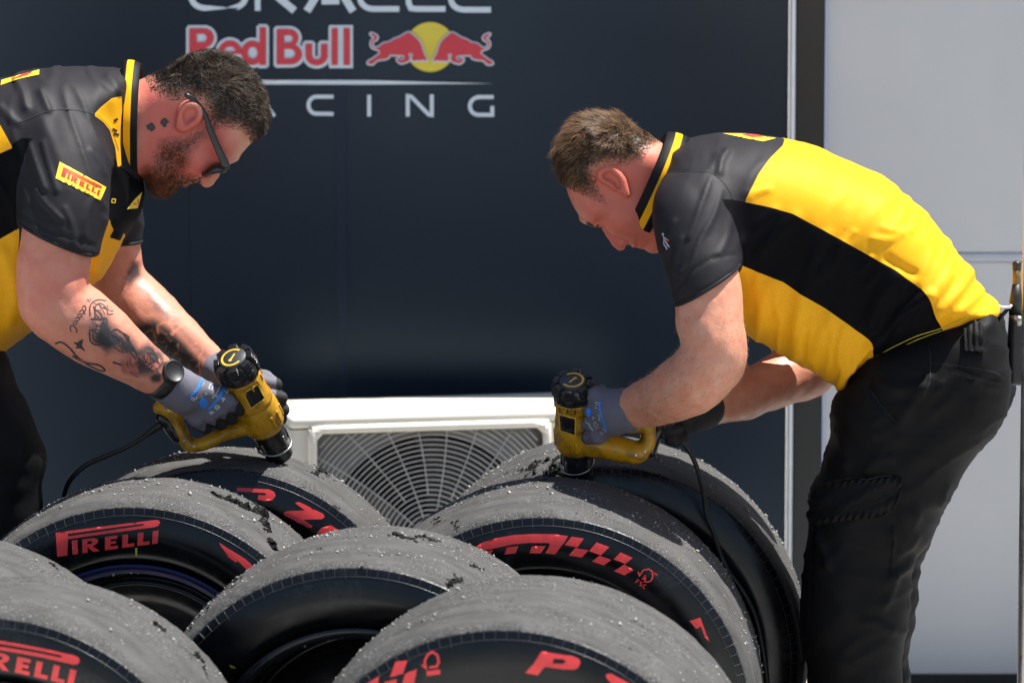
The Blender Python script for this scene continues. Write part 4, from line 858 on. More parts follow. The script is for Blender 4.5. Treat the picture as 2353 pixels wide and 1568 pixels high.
def glove(name, par, fn, pts, ym, blackf, cuff=None, h=0.0026):
    lo, hi = bounds(pts, 0.075); V, Q = solid(fn, lo, hi, h); V = relax(V, Q, 1); me = mk(V, Q); N = vno(me)
    V = V+N*(fbm(V[:, 0]*60, V[:, 1]*60, V[:, 2]*60, 3, 2)*0.0007)[:, None]; me.vertices.foreach_set('co', V.astype(np.float32).ravel()); me.update(); attr(me, 'm_black', blackf(V)); return obj(name, me, M_glove, par)
def shoe(par, x, y, direction):
    pts = [(-0.10, 0.0), (0.17, 0.0), (0.19, 0.02), (0.18, 0.05), (0.12, 0.075), (0.05, 0.105), (-0.03, 0.12), (-0.09, 0.11), (-0.115, 0.05)]; q = [(x+a*direction, b) for a, b in crom(pts, 4, True)]
    V, Q = solid(lambda G: inflate(G, q, y, 0.03, 0.047), (x-0.23, y-0.07, -0.02), (x+0.23, y+0.07, 0.15), 0.006); obj('shoe', mk(relax(V, Q, 1), Q), M_rubber, par)
# ------------------------------------------------------------------ the man on the right
YR = 0.08
manR = tag(empty('person', (P(1950, 784, YR)[0], YR, 0)), 'short haired man in a black and yellow polo shirt bending over at the right', 'person', 'two men working on the tyres')
M_skinR = skin_mat('fair skin', (0.62, 0.325, 0.215), (0.57, 0.135, 0.09), hairc=(0.030, 0.020, 0.014))
TRS = [(1535, 338), (1575, 322), (1650, 308), (1720, 310), (1800, 320), (1880, 338), (1960, 372), (2030, 405), (2080, 445), (2145, 508), (2200, 580), (2240, 640), (2264, 676), (2289, 694), (2292, 706), (2282, 716), (2175, 773), (2090, 808), (2010, 836), (1955, 872), (1935, 890), (1918, 884), (1890, 866), (1850, 842), (1800, 813), (1760, 792), (1700, 757), (1640, 700), (1580, 620), (1535, 545), (1505, 480), (1512, 405)]
tor = xz(TRS, YR); xr = lambda px: (px-1176)/1358.0
Wt = lambda X, Z: np.interp(X, [xr(1500), xr(1550), xr(1610), xr(1750), xr(1950), xr(2200)], [0.085, 0.145, 0.198, 0.188, 0.176, 0.19])
shR, elR, wrR = P(1604, 440, -0.085), P(1642, 815, -0.14), P(1447, 938, -0.095)
def fT(G): return inflate(G, tor, YR, lambda X, Z: np.interp(X, [xr(1500), xr(1620), xr(1900), xr(2250)], [0.05, 0.12, 0.13, 0.09]), Wt, 2.3)
slv = [(P(1600, 452, 0.02), 0.060), (P(1594, 488, -0.062), 0.0675), (P(1603, 560, -0.103), 0.0645), (P(1621, 640, -0.141), 0.0585), (P(1634, 720, -0.157), 0.0565)]
slf = [(P(1640, 450, 0.20), 0.065), (P(1690, 540, 0.275), 0.064), (P(1745, 640, 0.31), 0.06)]
def slv_cut(nodes, hm, hn, inner=0.007):
    hm = np.array(hm); hn = np.array(hn)/np.linalg.norm(hn)
    def f(G):
        x, y, z = G; s_ = limb(G, nodes, 4); pl = (x-hm[0])*hn[0]+(y-hm[1])*hn[1]+(z-hm[2])*hn[2]; inn = limb(G, [(p, r-inner) for p, r in nodes], 3); return smax(smax(s_, pl, 0.003), -smax(inn, -(pl+0.03), 0.004), 0.002)
    return f
def sleeved(fbody, near, far): return lambda G: smin(smin(fbody(G), near(G), 0.022), far(G), 0.022)
def hem_ring(name, nodes, hm, hn, par, mat, r=0.0027, push=0.0):
    hm = np.array(hm); hn = np.array(hn)/np.linalg.norm(hn); hm = hm+hn*push; e1 = np.cross(hn, [0.1, 1, 0.05]); e1 /= np.linalg.norm(e1); e2 = np.cross(hn, e1); q = np.linspace(0, 2*np.pi, 73); D_ = np.cos(q)[:, None]*e1+np.sin(q)[:, None]*e2; lo_, hi_ = np.zeros(73), np.full(73, 0.14)
    for _ in range(18):
        m_ = (lo_+hi_)/2; p = hm+D_*m_[:, None]; ins = limb((p[:, 0], p[:, 1], p[:, 2]), nodes, 4) < 0; lo_ = np.where(ins, m_, lo_); hi_ = np.where(ins, hi_, m_)
    v, f = tube(hm+D_*(lo_-r*0.8)[:, None], r, 8, False); return obj(name, mk(v, f), mat, par)
def on_limb(V, nodes): return limb((V[:, 0], V[:, 1], V[:, 2]), nodes, 4)
fS1, fS2 = slv_cut(slv, P(1624, 655, -0.143), (0.52, 0, -0.85)), slv_cut(slf, P(1735, 625, 0.30), (0.4, 0.1, -0.9))
lo, hi = bounds([(p[0], YR, p[1]) for p in tor], (0.03, 0.305, 0.03)); V, Q = solid(sleeved(fT, fS1, fS2), lo, hi, 0.0044)
flR = [(zE(q), a, w) for q, a, w in [([(930, 830), (880, 900), (830, 950)], 0.003, 7), ([(1010, 900), (930, 1010), (880, 1110), (860, 1190)], 0.006, 14), ([(1190, 1010), (1080, 1080), (960, 1190), (890, 1290)], 0.008, 13), ([(860, 790), (800, 860)], 0.003, 7), ([(1120, 980), (1010, 1090), (900, 1220)], -0.004, 12), ([(700, 720), (640, 820), (560, 900)], 0.004, 12), ([(600, 660), (520, 800), (500, 950)], 0.004, 14), ([(420, 560), (330, 640), (220, 760)], 0.004, 16), ([(300, 520), (200, 620), (120, 700)], 0.004, 14),
     ([(1330, 820), (1270, 930), (1210, 1010)], 0.006, 12), ([(1440, 870), (1350, 1000), (1250, 1120)], 0.007, 12), ([(1500, 980), (1420, 1060), (1330, 1130)], 0.005, 10), ([(960, 800), (1040, 850), (1110, 880)], -0.005, 10), ([(930, 620), (1010, 640), (1080, 630)], 0.003, 9), ([(870, 680), (960, 690), (1040, 660)], 0.003, 8), ([(760, 640), (720, 680), (680, 720)], 0.003, 7), ([(1390, 770), (1330, 860)], -0.004, 9),
     ([(450, 1000), (430, 1150), (425, 1350)], 0.006, 14), ([(880, 1270), (800, 1360), (720, 1450), (690, 1520)], 0.008, 10), ([(860, 1330), (790, 1420), (730, 1500)], -0.005, 8), ([(620, 1130), (560, 1260), (520, 1400)], 0.003, 14), ([(300, 940), (240, 1050), (230, 1180)], 0.004, 18), ([(240, 240), (180, 300), (130, 420)], 0.002, 12), ([(160, 420), (260, 400)], 0.002, 9)]]
flR += [(zC(q), a, w) for q, a, w in [([(1290, 400), (1255, 460), (1240, 530)], 0.006, 8), ([(1230, 420), (1190, 500)], 0.003, 8), ([(1560, 640), (1500, 660), (1440, 700)], 0.002, 8)]]
meT, VT, LT = finish(V, Q, YR, flR, 0.0015, 9, 3)
wst = np.clip((LT[:, 0]-1780)/350, 0, 1)*np.clip(np.minimum(on_limb(VT, slv), on_limb(VT, slf))/0.02, 0, 1)*1.0; N_ = vno(meT); VT = drape(VT, N_, LT, 118, 34, 150, 0.0042, 0.1+0.9*wst, 4); VT = drape(VT, N_, LT, 100, 22, 90, 0.0035, soft(LT, [(1690, 600), (1840, 670), (2010, 790), (2000, 860), (1920, 900), (1690, 780)], 40), 9); redo(meT, VT)
YB = [(1812, 290), (1798, 335), (1770, 362), (1742, 400), (1722, 440), (1710, 464), (1760, 474), (1818, 490), (1860, 512), (1897, 532), (1977, 576), (2057, 622), (2116, 663), (2136, 691), (2152, 731), (2174, 777), (2340, 860), (2420, 600), (2000, 230)]
YF = [(1640, 590), (1692, 604), (1738, 624), (1798, 647), (1838, 675), (1897, 709), (1957, 751), (2001, 783), (2005, 805), (2008, 842), (1960, 960), (1600, 930), (1450, 700), (1540, 570)]
BK = [(1640, 455), (1690, 460), (1710, 464), (1818, 490), (1897, 532), (1977, 576), (2057, 622), (2116, 663), (2136, 691), (2152, 731), (2174, 777), (2200, 900), (1980, 900), (1500, 700), (1560, 470)]
flS = [(zC(q), a, w) for q, a, w in [([(1190, 560), (1130, 720), (1080, 860), (1040, 950)], 0.004, 6), ([(1260, 640), (1200, 820), (1110, 980), (1060, 1120), (990, 1200)], 0.004, 6), ([(950, 850), (910, 950), (890, 1060)], 0.003, 6), ([(1000, 960), (960, 1060), (950, 1180)], 0.003, 6), ([(1320, 800), (1290, 960), (1240, 1060)], 0.003, 8), ([(945, 1310), (1040, 1190), (1120, 1130), (1210, 1085), (1345, 1065)], -0.002, 3.5), ([(850, 560), (900, 532), (1050, 523), (1180, 531), (1250, 577), (1340, 715)], -0.0016, 3.5)]]
oS = np.minimum(on_limb(VT, slv), on_limb(VT, slf)); isS = np.clip((0.010-on_limb(VT, slv))/0.008, 0, 1); V2_ = folds(VT, vno(meT), proj(VT), flS); VT = VT+(V2_-VT)*isS[:, None]; redo(meT, VT)
my = np.maximum(-polysd(LT, YB), -polysd(LT, YF))/1370; attr(meT, 'm_yellow', np.minimum(my, oS-0.005)); attr(meT, 'm_black', np.minimum(-polysd(LT, BK)/1370, oS-0.005))
shirtR = obj('polo_shirt', meT, M_shirt, manR); trT = bvh(meT); trS = trT; slR = shirtR; hem_ring('sleeve_hem', slv, P(1624, 655, -0.143), (0.52, 0, -0.85), shirtR, M_sleeve, 0.0034, -0.0015)
collar('collar', P(1508, 422, YR), np.array(P(1455, 400, YR))-np.array(P(1560, 446, YR)), (0.2, 0, 1), 0.082, 0.076, 0.040, shirtR, (-0.001, 0.0062), 1.12)
# head
zq = lambda pts: zQ(pts)
HA = [(1548, 345), (1510, 322), (1470, 300), (1430, 278), (1395, 268), (1355, 272), (1325, 288), (1305, 315), (1294, 350), (1290, 388), (1295, 415), (1300, 430), (1306, 449), (1319, 477), (1334, 498), (1347, 511), (1357, 518), (1366, 519), (1375, 515), (1386, 519), (1395, 527), (1407, 538), (1424, 546), (1438, 551), (1450, 557), (1462, 556), (1472, 562), (1484, 564), (1493, 571), (1504, 576), (1518, 573), (1530, 560), (1540, 535), (1552, 520), (1600, 500), (1620, 420), (1600, 360)]
head = xz([tuple(q) for q in crom(HA, 3, True)], YR)
Wh = rbf([(1400, 340, 0.076), (1340, 360, 0.068), (1460, 350, 0.066), (1320, 450, 0.056), (1370, 470, 0.063), (1400, 515, 0.050), (1450, 480, 0.066), (1440, 535, 0.050), (1490, 560, 0.030), (1500, 520, 0.052), (1540, 430, 0.060), (1590, 420, 0.062)], YR)
Rh = rbf([(1400, 330, 0.072), (1310, 400, 0.05), (1340, 490, 0.035), (1400, 520, 0.032), (1450, 550, 0.028), (1500, 560, 0.025), (1540, 430, 0.055), (1500, 330, 0.05)], YR)
earo = zQ([(1028, 140), (1055, 60), (1130, 5), (1230, -15), (1335, 15), (1430, 95), (1520, 200), (1562, 310), (1600, 470), (1592, 530), (1548, 552), (1490, 520), (1410, 455), (1330, 430), (1240, 370), (1120, 290), (1045, 215)]); eari = zQ([(1120, 165), (1190, 95), (1290, 85), (1390, 170), (1450, 290), (1450, 390), (1400, 420), (1345, 380), (1320, 310), (1230, 260), (1150, 230)])
ysR = YR-0.066; yn = YR+0.012
def fH(G):
    f = inflate(G, head, YR, Rh, Wh, 2.2)
    nose = chain(G, [(P(1392, 523, yn), 0.0075), (P(1404, 538, yn), 0.0082), (P(1416, 554, yn), 0.0090), (P(1425, 564.5, yn), 0.0088)], 0.004); nose = smin(nose, ell(G, P(1433, 556, yn-0.009), (0.009, 0.0075, 0.008)), 0.006); f = smin(f, nose, 0.006)
    f = smax(f, -ell(G, P(1437.5, 562, yn-0.007), (0.0032, 0.004, 0.0045)), 0.002)
    f = smax(f, -ell(G, P(1377, 524, YR-0.033), (0.009, 0.013, 0.007)), 0.006)                       # eye socket
    f = smin(f, chain(G, [(P(1340, 503, YR-0.012), 0.006), (P(1360, 508, YR-0.034), 0.006)], 0.003), 0.010)   # brow
    f = smin(f, ell(G, P(1373, 514.5, YR-0.033), (0.0085, 0.009, 0.0055)), 0.004)                       # eyelid
    f = smin(f, ell(G, P(1456, 560.5, YR-0.004), (0.0065, 0.020, 0.0055)), 0.004); f = smin(f, ell(G, P(1470, 563, YR-0.004), (0.0065, 0.018, 0.0055)), 0.003)
    f = smin(f, ell(G, P(1499, 567, YR-0.002), (0.013, 0.018, 0.010)), 0.010)
    f = smin(f, ell(G, P(1425, 505, YR-0.040), (0.022, 0.018, 0.020)), 0.02)                           # cheek
    return smin(f, ear(G, earo, eari, ysR-0.004), 0.005)
lo, hi = bounds([(p[0], YR, p[1]) for p in head], (0.012, 0.095, 0.012)); VH, QH = solid(fH, lo, hi, 0.0024); VH = relax(VH, QH, 1)
def arm(nodes, h=0.0038, extra=None):
    lo, hi = bounds([p for p, r in nodes], 0.08); V, Q = solid(lambda G: limb(G, nodes, 6) if extra is None else smin(limb(G, nodes, 6), extra(G), 0.02), lo, hi, h); V = relax(V, Q, 1); me_ = mk(V, Q); V = V+vno(me_)*(fbm(V[:, 0]*22, V[:, 1]*22, V[:, 2]*22, 41, 3)*0.0022)[:, None]; bpy.data.meshes.remove(me_); return V, Q
aR = arm([(P(1602, 500, -0.06), 0.048), (P(1612, 560, -0.105), 0.052), (P(1626, 660, -0.142), 0.0525), (P(1632, 745, -0.16), 0.0525), (P(1640, 805, -0.168), 0.0515), (P(1612, 857, -0.158), 0.0535), (P(1563, 893, -0.128), 0.049), (P(1505, 920, -0.067), 0.0395), (P(1450, 938, -0.028), 0.0315), (P(1405, 950, -0.005), 0.024)], extra=lambda G: ell(G, P(1668, 838, -0.166), (0.028, 0.032, 0.028)))
aRf = arm([(P(1650, 470, 0.25), 0.055), (P(1760, 660, 0.31), 0.052), (P(1862, 828, 0.325), 0.049), (P(1800, 866, 0.29), 0.0455), (P(1720, 902, 0.24), 0.041), (P(1640, 930, 0.18), 0.033), (P(1605, 941, 0.15), 0.027)], 0.005)
legs = lambda sy, dx=0: [(P(2120+dx, 900, YR+0.08*sy), 0.07), (P(2055+dx, 1080, YR+0.1*sy), 0.075), (P(1975+dx, 1320, YR+0.1*sy), 0.06), (P(1960+dx, 1600, YR+0.1*sy), 0.05), (P(1965+dx, 1980, YR+0.1*sy), 0.04)]
core = [(P(1640, 450, YR), 0.075), (P(1780, 530, YR), 0.09), (P(1950, 640, YR), 0.08), (P(2080, 760, YR), 0.065)]
lo, hi = bounds([p for p, r in core+legs(-1)+legs(1)], 0.13); Vc, Qc = solid(lambda G: smin(smin(limb(G, core, 3), limb(G, legs(-1), 3), 0.03), limb(G, legs(1), 3), 0.03), lo, hi, 0.013)
LH = None
hairR = zC([(900, 330), (830, 345), (775, 400), (740, 455), (660, 480), (600, 478), (540, 480), (470, 482), (438, 510), (440, 560), (460, 640), (508, 738), (470, 722), (400, 692), (330, 665), (245, 622), (100, 720), (20, 300), (300, -50), (800, 80), (980, 250)])
def scalpR(V): 
    L = side2d(V, YR); s = np.clip(-polysd(L, hairR)/40, -1, 1); s[L[:, 0] > 1560] = -1; return np.where(V[:, 2] > 0.95, s, -1)
def ruddyR(V): L = side2d(V, YR); return np.where(L[:, 1] < 640, 0.95*soft(L, [(1270, 400), (1460, 350), (1540, 340), (1600, 420), (1540, 600), (1380, 600)], 60)+0.9*soft(L, [tuple(q) for q in earo], 14), 0.12).clip(0, 1)
bodyR = bodyparts('body', manR, M_skinR, [(VH, QH), aR, aRf, (Vc, Qc)], dict(scalp=scalpR, ruddy=ruddyR))
meH = mk(VH, QH); sR = scalpR(VH); LHr = side2d(VH, YR); front = np.clip((1350-LHr[:, 0])/50, 0, 1)
sl_ = np.clip(-polysd(LHr, hairR)/70, 0, 1)
lenR = np.clip(0.0022+0.021*sl_*np.clip((470-LHr[:, 1])/150, 0.25, 1)+0.009*front*np.clip(sR*2, 0, 1), 0.002, 0.030)*np.where(LHr[:, 0] > 1450, 0.6, 1)
M_hairR = hair_mat('brown hair', (0.014, 0.008, 0.0045), (0.34, 0.195, 0.10))
strands('hair', meH, (sR > 0).astype(float), lenR, lambda p: np.stack([np.full(len(p), -0.8), p[:, 1]*0+0.0, -0.25-0.8*np.clip((xr(1360)-p[:, 0])/0.05, 0, 1)], 1), M_hairR, manR, 17000, 5, 0.00042, 0.65, 0.25)
trH = bvh(meH); M_lash = M_hairR
put('eyelash', [stroke(crom(zQ([(985, 1062), (1030, 1050), (1060, 1010)]), 3), 3.2)], trH, M_glass, manR, g=2.5, off=0.0010)
put('eyebrow', [zQ([(840, 960), (900, 970), (960, 1010), (985, 1045), (930, 1050), (870, 1010)])], trH, M_hairR, manR, g=3, off=0.001)
# arm hair, fair
meA = mk(*aR); LA = proj(vco(meA)); mk_ = soft(LA, [(1560, 740), (1720, 740), (1720, 860), (1480, 990), (1420, 930), (1520, 830)], 40); strands('arm_hair', meA, mk_, np.full(len(LA), 0.009), (-0.5, 0, -0.6), hair_mat('fair arm hair', (0.13, 0.075, 0.04), (0.66, 0.5, 0.33)), manR, 2400, 6, 0.00016, 0.7, 0.8)
# gloves
knR = P(1357, 958, 0.005)
fgR = lambda G: smin(fist(G, P(1425, 944, -0.020), knR, np.array([0.10, 0.05, -1.0])/1.006, np.array([-0.1, 1.0, 0.0]), 0.0235, 0.0108), limb(G, [(P(1462, 936, -0.034), 0.0355), (P(1440, 940, -0.024), 0.0350), (P(1410, 948, -0.012), 0.034)], 4), 0.014)
def cutR(G):
    x, y, z = G; c = P(1443, 938, -0.026); return smax(fgR(G), (x-c[0])*0.93+(z-c[2])*0.36-0.004, 0.003)
glR = glove('glove', manR, cutR, [P(1462, 936, -0.03), P(1330, 950, 0.05)], YR, lambda V: (V[:, 1]-0.026)); trG = bvh(glR.data)
for q, m in ((stroke(crom(zN([(695, 600), (692, 680), (715, 780), (745, 860), (775, 910)]), 4), 4.5), M_pblue), (arc(*zN([(570, 720)])[0], 6.2, 10, 0, 360, 16)[:-1], M_pblue), (stroke(zN([(640, 615), (650, 605), (672, 608), (676, 630), (660, 640), (650, 628), (652, 612)]), 1.6), M_pgrey), (stroke(zN([(640, 650), (642, 670), (672, 672)]), 1.4), M_pgrey), (stroke(zN([(605, 765), (632, 775), (622, 795), (610, 780)]), 1.4), M_pgrey), (stroke(zN([(622, 830), (648, 822), (680, 880), (655, 898), (622, 830)]), 1.4), M_pgrey), (stroke(zN([(672, 735), (690, 775), (676, 790), (700, 815)]), 1.6), M_pgrey), (stroke(zN([(530, 785), (545, 830), (575, 850), (590, 890), (620, 915)]), 2.2), M_pgrey), (stroke(zN([(725, 885), (735, 905), (748, 905)]), 1.5), M_pgrey), (stroke(zN([(745, 910), (752, 928), (768, 925)]), 1.5), M_pgrey), (stroke(zN([(690, 940), (705, 930), (725, 945), (715, 960), (692, 950)]), 1.4), M_pgrey)): put('glove_print', [q], trG, m, glR, g=3, off=0.0006)
kf = P(1545, 965, 0.06); glove('glove', manR, lambda G: smin(fist(G, P(1598, 945, 0.135), P(1548, 957, 0.10), np.array([0.2, 0.0, -1.0]), np.array([-0.3, -0.9, -0.2]), 0.019, 0.0098), limb(G, [(P(1618, 938, 0.155), 0.035), (P(1590, 945, 0.13), 0.034)], 3), 0.012), [P(1620, 936, 0.15), P(1530, 975, 0.05)], YR, lambda V: np.full(len(V), 1.0), h=0.003)
# prints, seams on the shirt
put('back_label', [zC([(1262, 281), (1400, 283), (1608, 312), (1525, 334), (1400, 311)])], trT, M_pyel, shirtR, g=5, off=0.001)
put('back_label', [zC([(1380, 287), (1480, 292), (1535, 304), (1450, 306)])], trT, M_pred, shirtR, g=5, off=0.0018)
for q, m in ((arc(*zC([(877, 934)])[0], 2.6, 3.2, 0, 360, 10)[:-1], M_pgrey), (stroke(zC([(880, 948), (888, 975), (905, 1000), (916, 1016)]), 2.6), M_pgrey), (stroke(zC([(884, 968), (882, 995), (895, 1015), (903, 1031)]), 2.4), M_pgrey), (stroke(zC([(883, 953), (896, 962), (902, 972)]), 2.0), M_pgrey), (zC([(898, 966), (908, 963), (915, 972), (908, 982), (900, 976)]), M_pred)): put('sleeve_emblem', [q], trS, m, slR, g=2, off=0.0009)
line('hem_stitch', zE([(870, 1365), (990, 1300), (1120, 1240), (1260, 1195), (1400, 1135), (1520, 1075)]), trT, M_stitch, shirtR, 1.5); line('hem_stitch', zE([(880, 1378), (1000, 1318), (1130, 1258), (1265, 1208)]), trT, M_stitch, shirtR, 1.5)
line('seam', zC([(850, 560), (900, 532), (1050, 523), (1180, 531), (1250, 577), (1300, 640), (1340, 715)]), trS, M_seam, slR, 1.3)
# trousers
TRP = zI([(300, 60), (262, 110), (258, 170), (275, 245), (240, 370), (205, 480), (155, 600), (135, 800), (103, 950), (85, 1100), (92, 1220), (115, 1400), (130, 1568), (135, 1900), (140, 2400), (145, 2640), (600, 2640), (615, 2400), (625, 2000), (630, 1568), (616, 1480), (622, 1380), (660, 1200), (678, 1000), (682, 930), (740, 830), (800, 680), (860, 560), (920, 460), (1000, 350), (1100, 230), (1150, 130), (1166, 20), (1150, -150), (1115, -270), (1085, -370), (900, -360), (700, -290), (480, -190), (370, -60)])
hipP = [(a, b) for a, b in TRP if b < 1260]; hipP = xz(hipP, YR); lgP = [tuple(q) for q in crom(TRP, 2, True)]
lgn = xz(lgP, YR-0.09); lgf = xz([(a+14, b) for a, b in lgP], YR+0.10)
def fP(G):
    h = inflate(G, hipP, YR, 0.10, 0.172, 2.4); a = inflate(G, lgn, YR-0.094, 0.085, 0.092, 2.2); b = inflate(G, lgf, YR+0.098, 0.085, 0.09, 2.2)
    return smin(smin(h, a, 0.03), b, 0.03)
lo, hi = bounds([(p[0], YR, p[1]) for p in lgn], (0.03, 0.22, 0.03)); V, Q = solid(fP, lo, hi, 0.0068)
flP = [(zI(q), a, w) for q, a, w in [([(440, 10), (500, 110), (590, 215)], -0.005, 5), ([(740, 40), (670, 120), (600, 215)], 0.006, 9), ([(500, 10), (600, 45), (720, 20)], 0.008, 12), ([(680, 70), (740, 30), (760, -20)], 0.007, 9), ([(830, 20), (770, 90), (720, 140)], 0.006, 10), ([(900, 60), (820, 130), (750, 190)], 0.005, 12), ([(280, 255), (340, 262), (480, 268)], 0.005, 5), ([(240, 430), (300, 440), (340, 430)], 0.004, 7), ([(570, 395), (500, 410), (440, 460)], 0.006, 9), ([(600, 900), (660, 860), (700, 810)], 0.006, 9), ([(560, 1010), (620, 980), (670, 930)], 0.007, 8), ([(520, 1170), (560, 1100), (580, 1020)], 0.006, 10), ([(430, 1250), (500, 1255), (560, 1300)], 0.006, 9), ([(620, 690), (640, 780), (600, 880)], 0.004, 10), ([(700, 640), (690, 740), (650, 830)], 0.004, 10), ([(860, 545), (840, 580), (815, 640)], 0.004, 6), ([(170, 780), (200, 850), (240, 960)], 0.006, 8), ([(560, 770), (575, 830), (555, 890)], 0.004, 7), ([(130, 620), (190, 640), (240, 620)], 0.006, 8), ([(300, 300), (330, 380), (330, 460)], 0.004, 10)]]
meP, VP, LP_ = finish(V, Q, YR, flP, 0.0022, 8, 11); N_ = vno(meP); VP = drape(VP, N_, LP_, 150, 40, 140, 0.0036, None, 13); VP = drape(VP, N_, LP_, 25, 32, 120, 0.0026, None, 17); redo(meP, VP); trsR = obj('trousers', meP, M_trous, manR); trP = bvh(meP)
fl_ = zI([(190, 556), (330, 516), (450, 498), (560, 490), (622, 506), (616, 600), (580, 655), (545, 690), (440, 712), (340, 726), (240, 740), (190, 752), (145, 716), (150, 640)]); fl_ = [tuple(q) for q in crom(fl_, 3, True)]
def puff(a, b):
    d = -polysd(np.array([[a, b]]), fl_)[0]; e = np.clip(d/5, 0, 1); return 0.35+0.65*e+0.35*math.sin(a*0.42+b*0.2)*np.exp(-((d-5)/7)**2)
put('pocket_flap', [fl_], trP, M_trous, trsR, g=3.0, off=0.0085, fn=puff)
for q in ([(165, 775), (160, 950), (150, 1160)], [(575, 760), (580, 850), (560, 1000)]): line('pocket_edge', zI(q), trP, M_trous, trsR, 5, 0.004)
line('pocket_seam', zI([(445, 10), (470, 70), (530, 150), (600, 225)]), trP, M_seam, trsR, 1.6); line('pocket_seam', zI([(200, 552), (330, 514), (450, 497), (570, 489)]), trP, M_seam, trsR, 1.5, 0.009)
put('back_pocket', [zO([(565, 1175), (600, 1190), (760, 1250), (900, 1300), (1066, 1325), (1066, 1378), (900, 1345), (760, 1305), (580, 1255)])], trP, M_trous, trsR, g=4, off=0.005, fn=lambda a, b: 1.0)
put('belt_loop', [zO([(700, 840), (800, 770), (870, 800), (880, 960), (878, 1060), (700, 1040)])], trP, M_trous, trsR, g=4, off=0.008, fn=lambda a, b: 0.8+0.3*math.sin(a*0.5))
line('yoke_seam', zO([(385, 1150), (520, 1160), (700, 1180), (860, 1205), (980, 1235), (1080, 1290)]), trP, M_seam, trsR, 1.3); line('side_seam', zO([(370, 1010), (378, 1150), (370, 1300), (330, 1400), (310, 1480)]), trP, M_seam, trsR, 1.3)
for sy in (-1, 1): shoe(manR, P(1975, 1900, YR)[0]-0.04, YR+0.1*sy, -1)
# radio clipped at the back of his belt
radio = tag(empty('walkie_talkie', tuple(P(2325, 880, 0.06))), 'black walkie talkie with stubby aerial clipped behind the bending man\'s belt', 'radio')
c = lambda x, y, Y=0.06: P(*zO([(x, y)])[0], Y)
q = xz(zO([(1110, 860), (1120, 700), (1140, 680), (1250, 690), (1290, 720), (1290, 1340), (1240, 1352), (1105, 1348), (1100, 1150)]), 0.06); V, Q = solid(lambda G: inflate(G, q, 0.06, 0.008, 0.02, 3.5), (q[0][0]-0.03, 0.02, min(b for a, b in q)-0.02), (max(a for a, b in q)+0.02, 0.10, max(b for a, b in q)+0.02), 0.004); obj('radio_body', mk(relax(V, Q, 1), Q), M_rubber, radio)
v, f = tube([c(1185, 690), c(1185, 560), c(1190, 400)], [0.0125, 0.0115, 0.007], 14); obj('aerial', mk(v, f), M_rubber, radio)
v, f = tube([c(1190, 400), c(1192, 260)], [0.007, 0.0068], 14); obj('aerial_band', mk(v, f), plain('amber band', (0.16, 0.1, 0.02), 0.4), radio)
v, f = tube([c(1192, 262), c(1193, 200), c(1193, 182)], [0.0075, 0.0078, 0.004], 14); obj('aerial_cap', mk(v, f), M_rubber, radio)
v, f = lathe([(0.0, 0.012), (0.008, 0.012), (0.009, 0.0)], 16, M=Matrix.Translation(c(1205, 745, 0.045))); obj('knob', mk(v, f), M_steel, radio)
v, f = tube([c(1010, 755), c(1060, 690), c(1120, 620)], 0.0035, 6); obj('cord', mk(v, f), M_rubber, radio)
v, f = tube([c(1012, 612, 0.03), c(1070, 622, 0.03), c(1130, 618, 0.03), c(1140, 595, 0.03)], 0.0028, 6); obj('paper_tag', mk(v, f), M_white, radio)
# ------------------------------------------------------------------ the man on the left
YL = 0.20
manL = tag(empty('person', (P(-60, 784, YL)[0], YL, 0)), 'bearded man in sunglasses with inked arms leaning in at the left', 'person', 'two men working on the tyres')
M_skinL = skin_mat('ruddy skin', (0.62, 0.305, 0.205), (0.57, 0.125, 0.095), hairc=(0.022, 0.016, 0.012))
TLS = [(300, 168), (270, 160), (220, 155), (165, 153), (90, 160), (0, 182), (-120, 230), (-240, 310), (-330, 430), (-372, 560), (-350, 690), (-250, 770), (-120, 800), (-25, 816), (8, 806), (75, 757), (140, 720), (205, 660), (250, 600), (285, 545), (318, 500), (331, 445), (326, 400), (318, 300), (316, 200)]
torL = xz([tuple(q) for q in crom(TLS, 2, True)], YL); xl = lambda px: (px-1176)/1342.0
def fTL(G): return inflate(G, torL, YL, lambda X, Z: np.interp(X, [xl(-300), xl(150), xl(320)], [0.13, 0.13, 0.06]), lambda X, Z: np.interp(X, [xl(-350), xl(-100), xl(130), xl(240), xl(325)], [0.18, 0.19, 0.205, 0.165, 0.085]), 2.3)
slvL = [(P(155, 335, 0.12), 0.07), (P(152, 370, 0.045), 0.074), (P(150, 450, 0.0), 0.0745), (P(136, 535, -0.028), 0.066), (P(124, 620, -0.033), 0.0635)]; slfL = [(P(200, 350, 0.33), 0.066), (P(238, 430, 0.385), 0.058), (P(256, 500, 0.42), 0.0535), (P(256, 620, 0.425), 0.052)]
lo, hi = bounds([(p[0], YL, p[1]) for p in torL], (0.03, 0.32, 0.03)); V, Q = solid(sleeved(fTL, slv_cut(slvL, P(131, 549, -0.03), (-0.4, 0, -0.916)), slv_cut(slfL, P(256, 557, 0.42), (0, 0, -1))), lo, hi, 0.0045)
flL = [(zA(q), a, w) for q, a, w in [([(110, 330), (150, 400), (170, 500)], 0.006, 9), ([(265, 400), (290, 460), (320, 520)], 0.005, 8), ([(0, 500), (60, 560), (110, 600)], 0.004, 9), ([(560, 270), (660, 340), (760, 420)], -0.002, 10), ([(700, 300), (740, 350), (770, 410)], 0.003, 7), ([(690, 1230), (650, 1400), (600, 1550)], 0.006, 10), ([(760, 1340), (700, 1480), (640, 1600)], 0.004, 9), ([(30, 1450), (90, 1700), (60, 1900)], 0.006, 16), ([(100, 1350), (110, 1600), (130, 1800)], 0.004, 14)]]
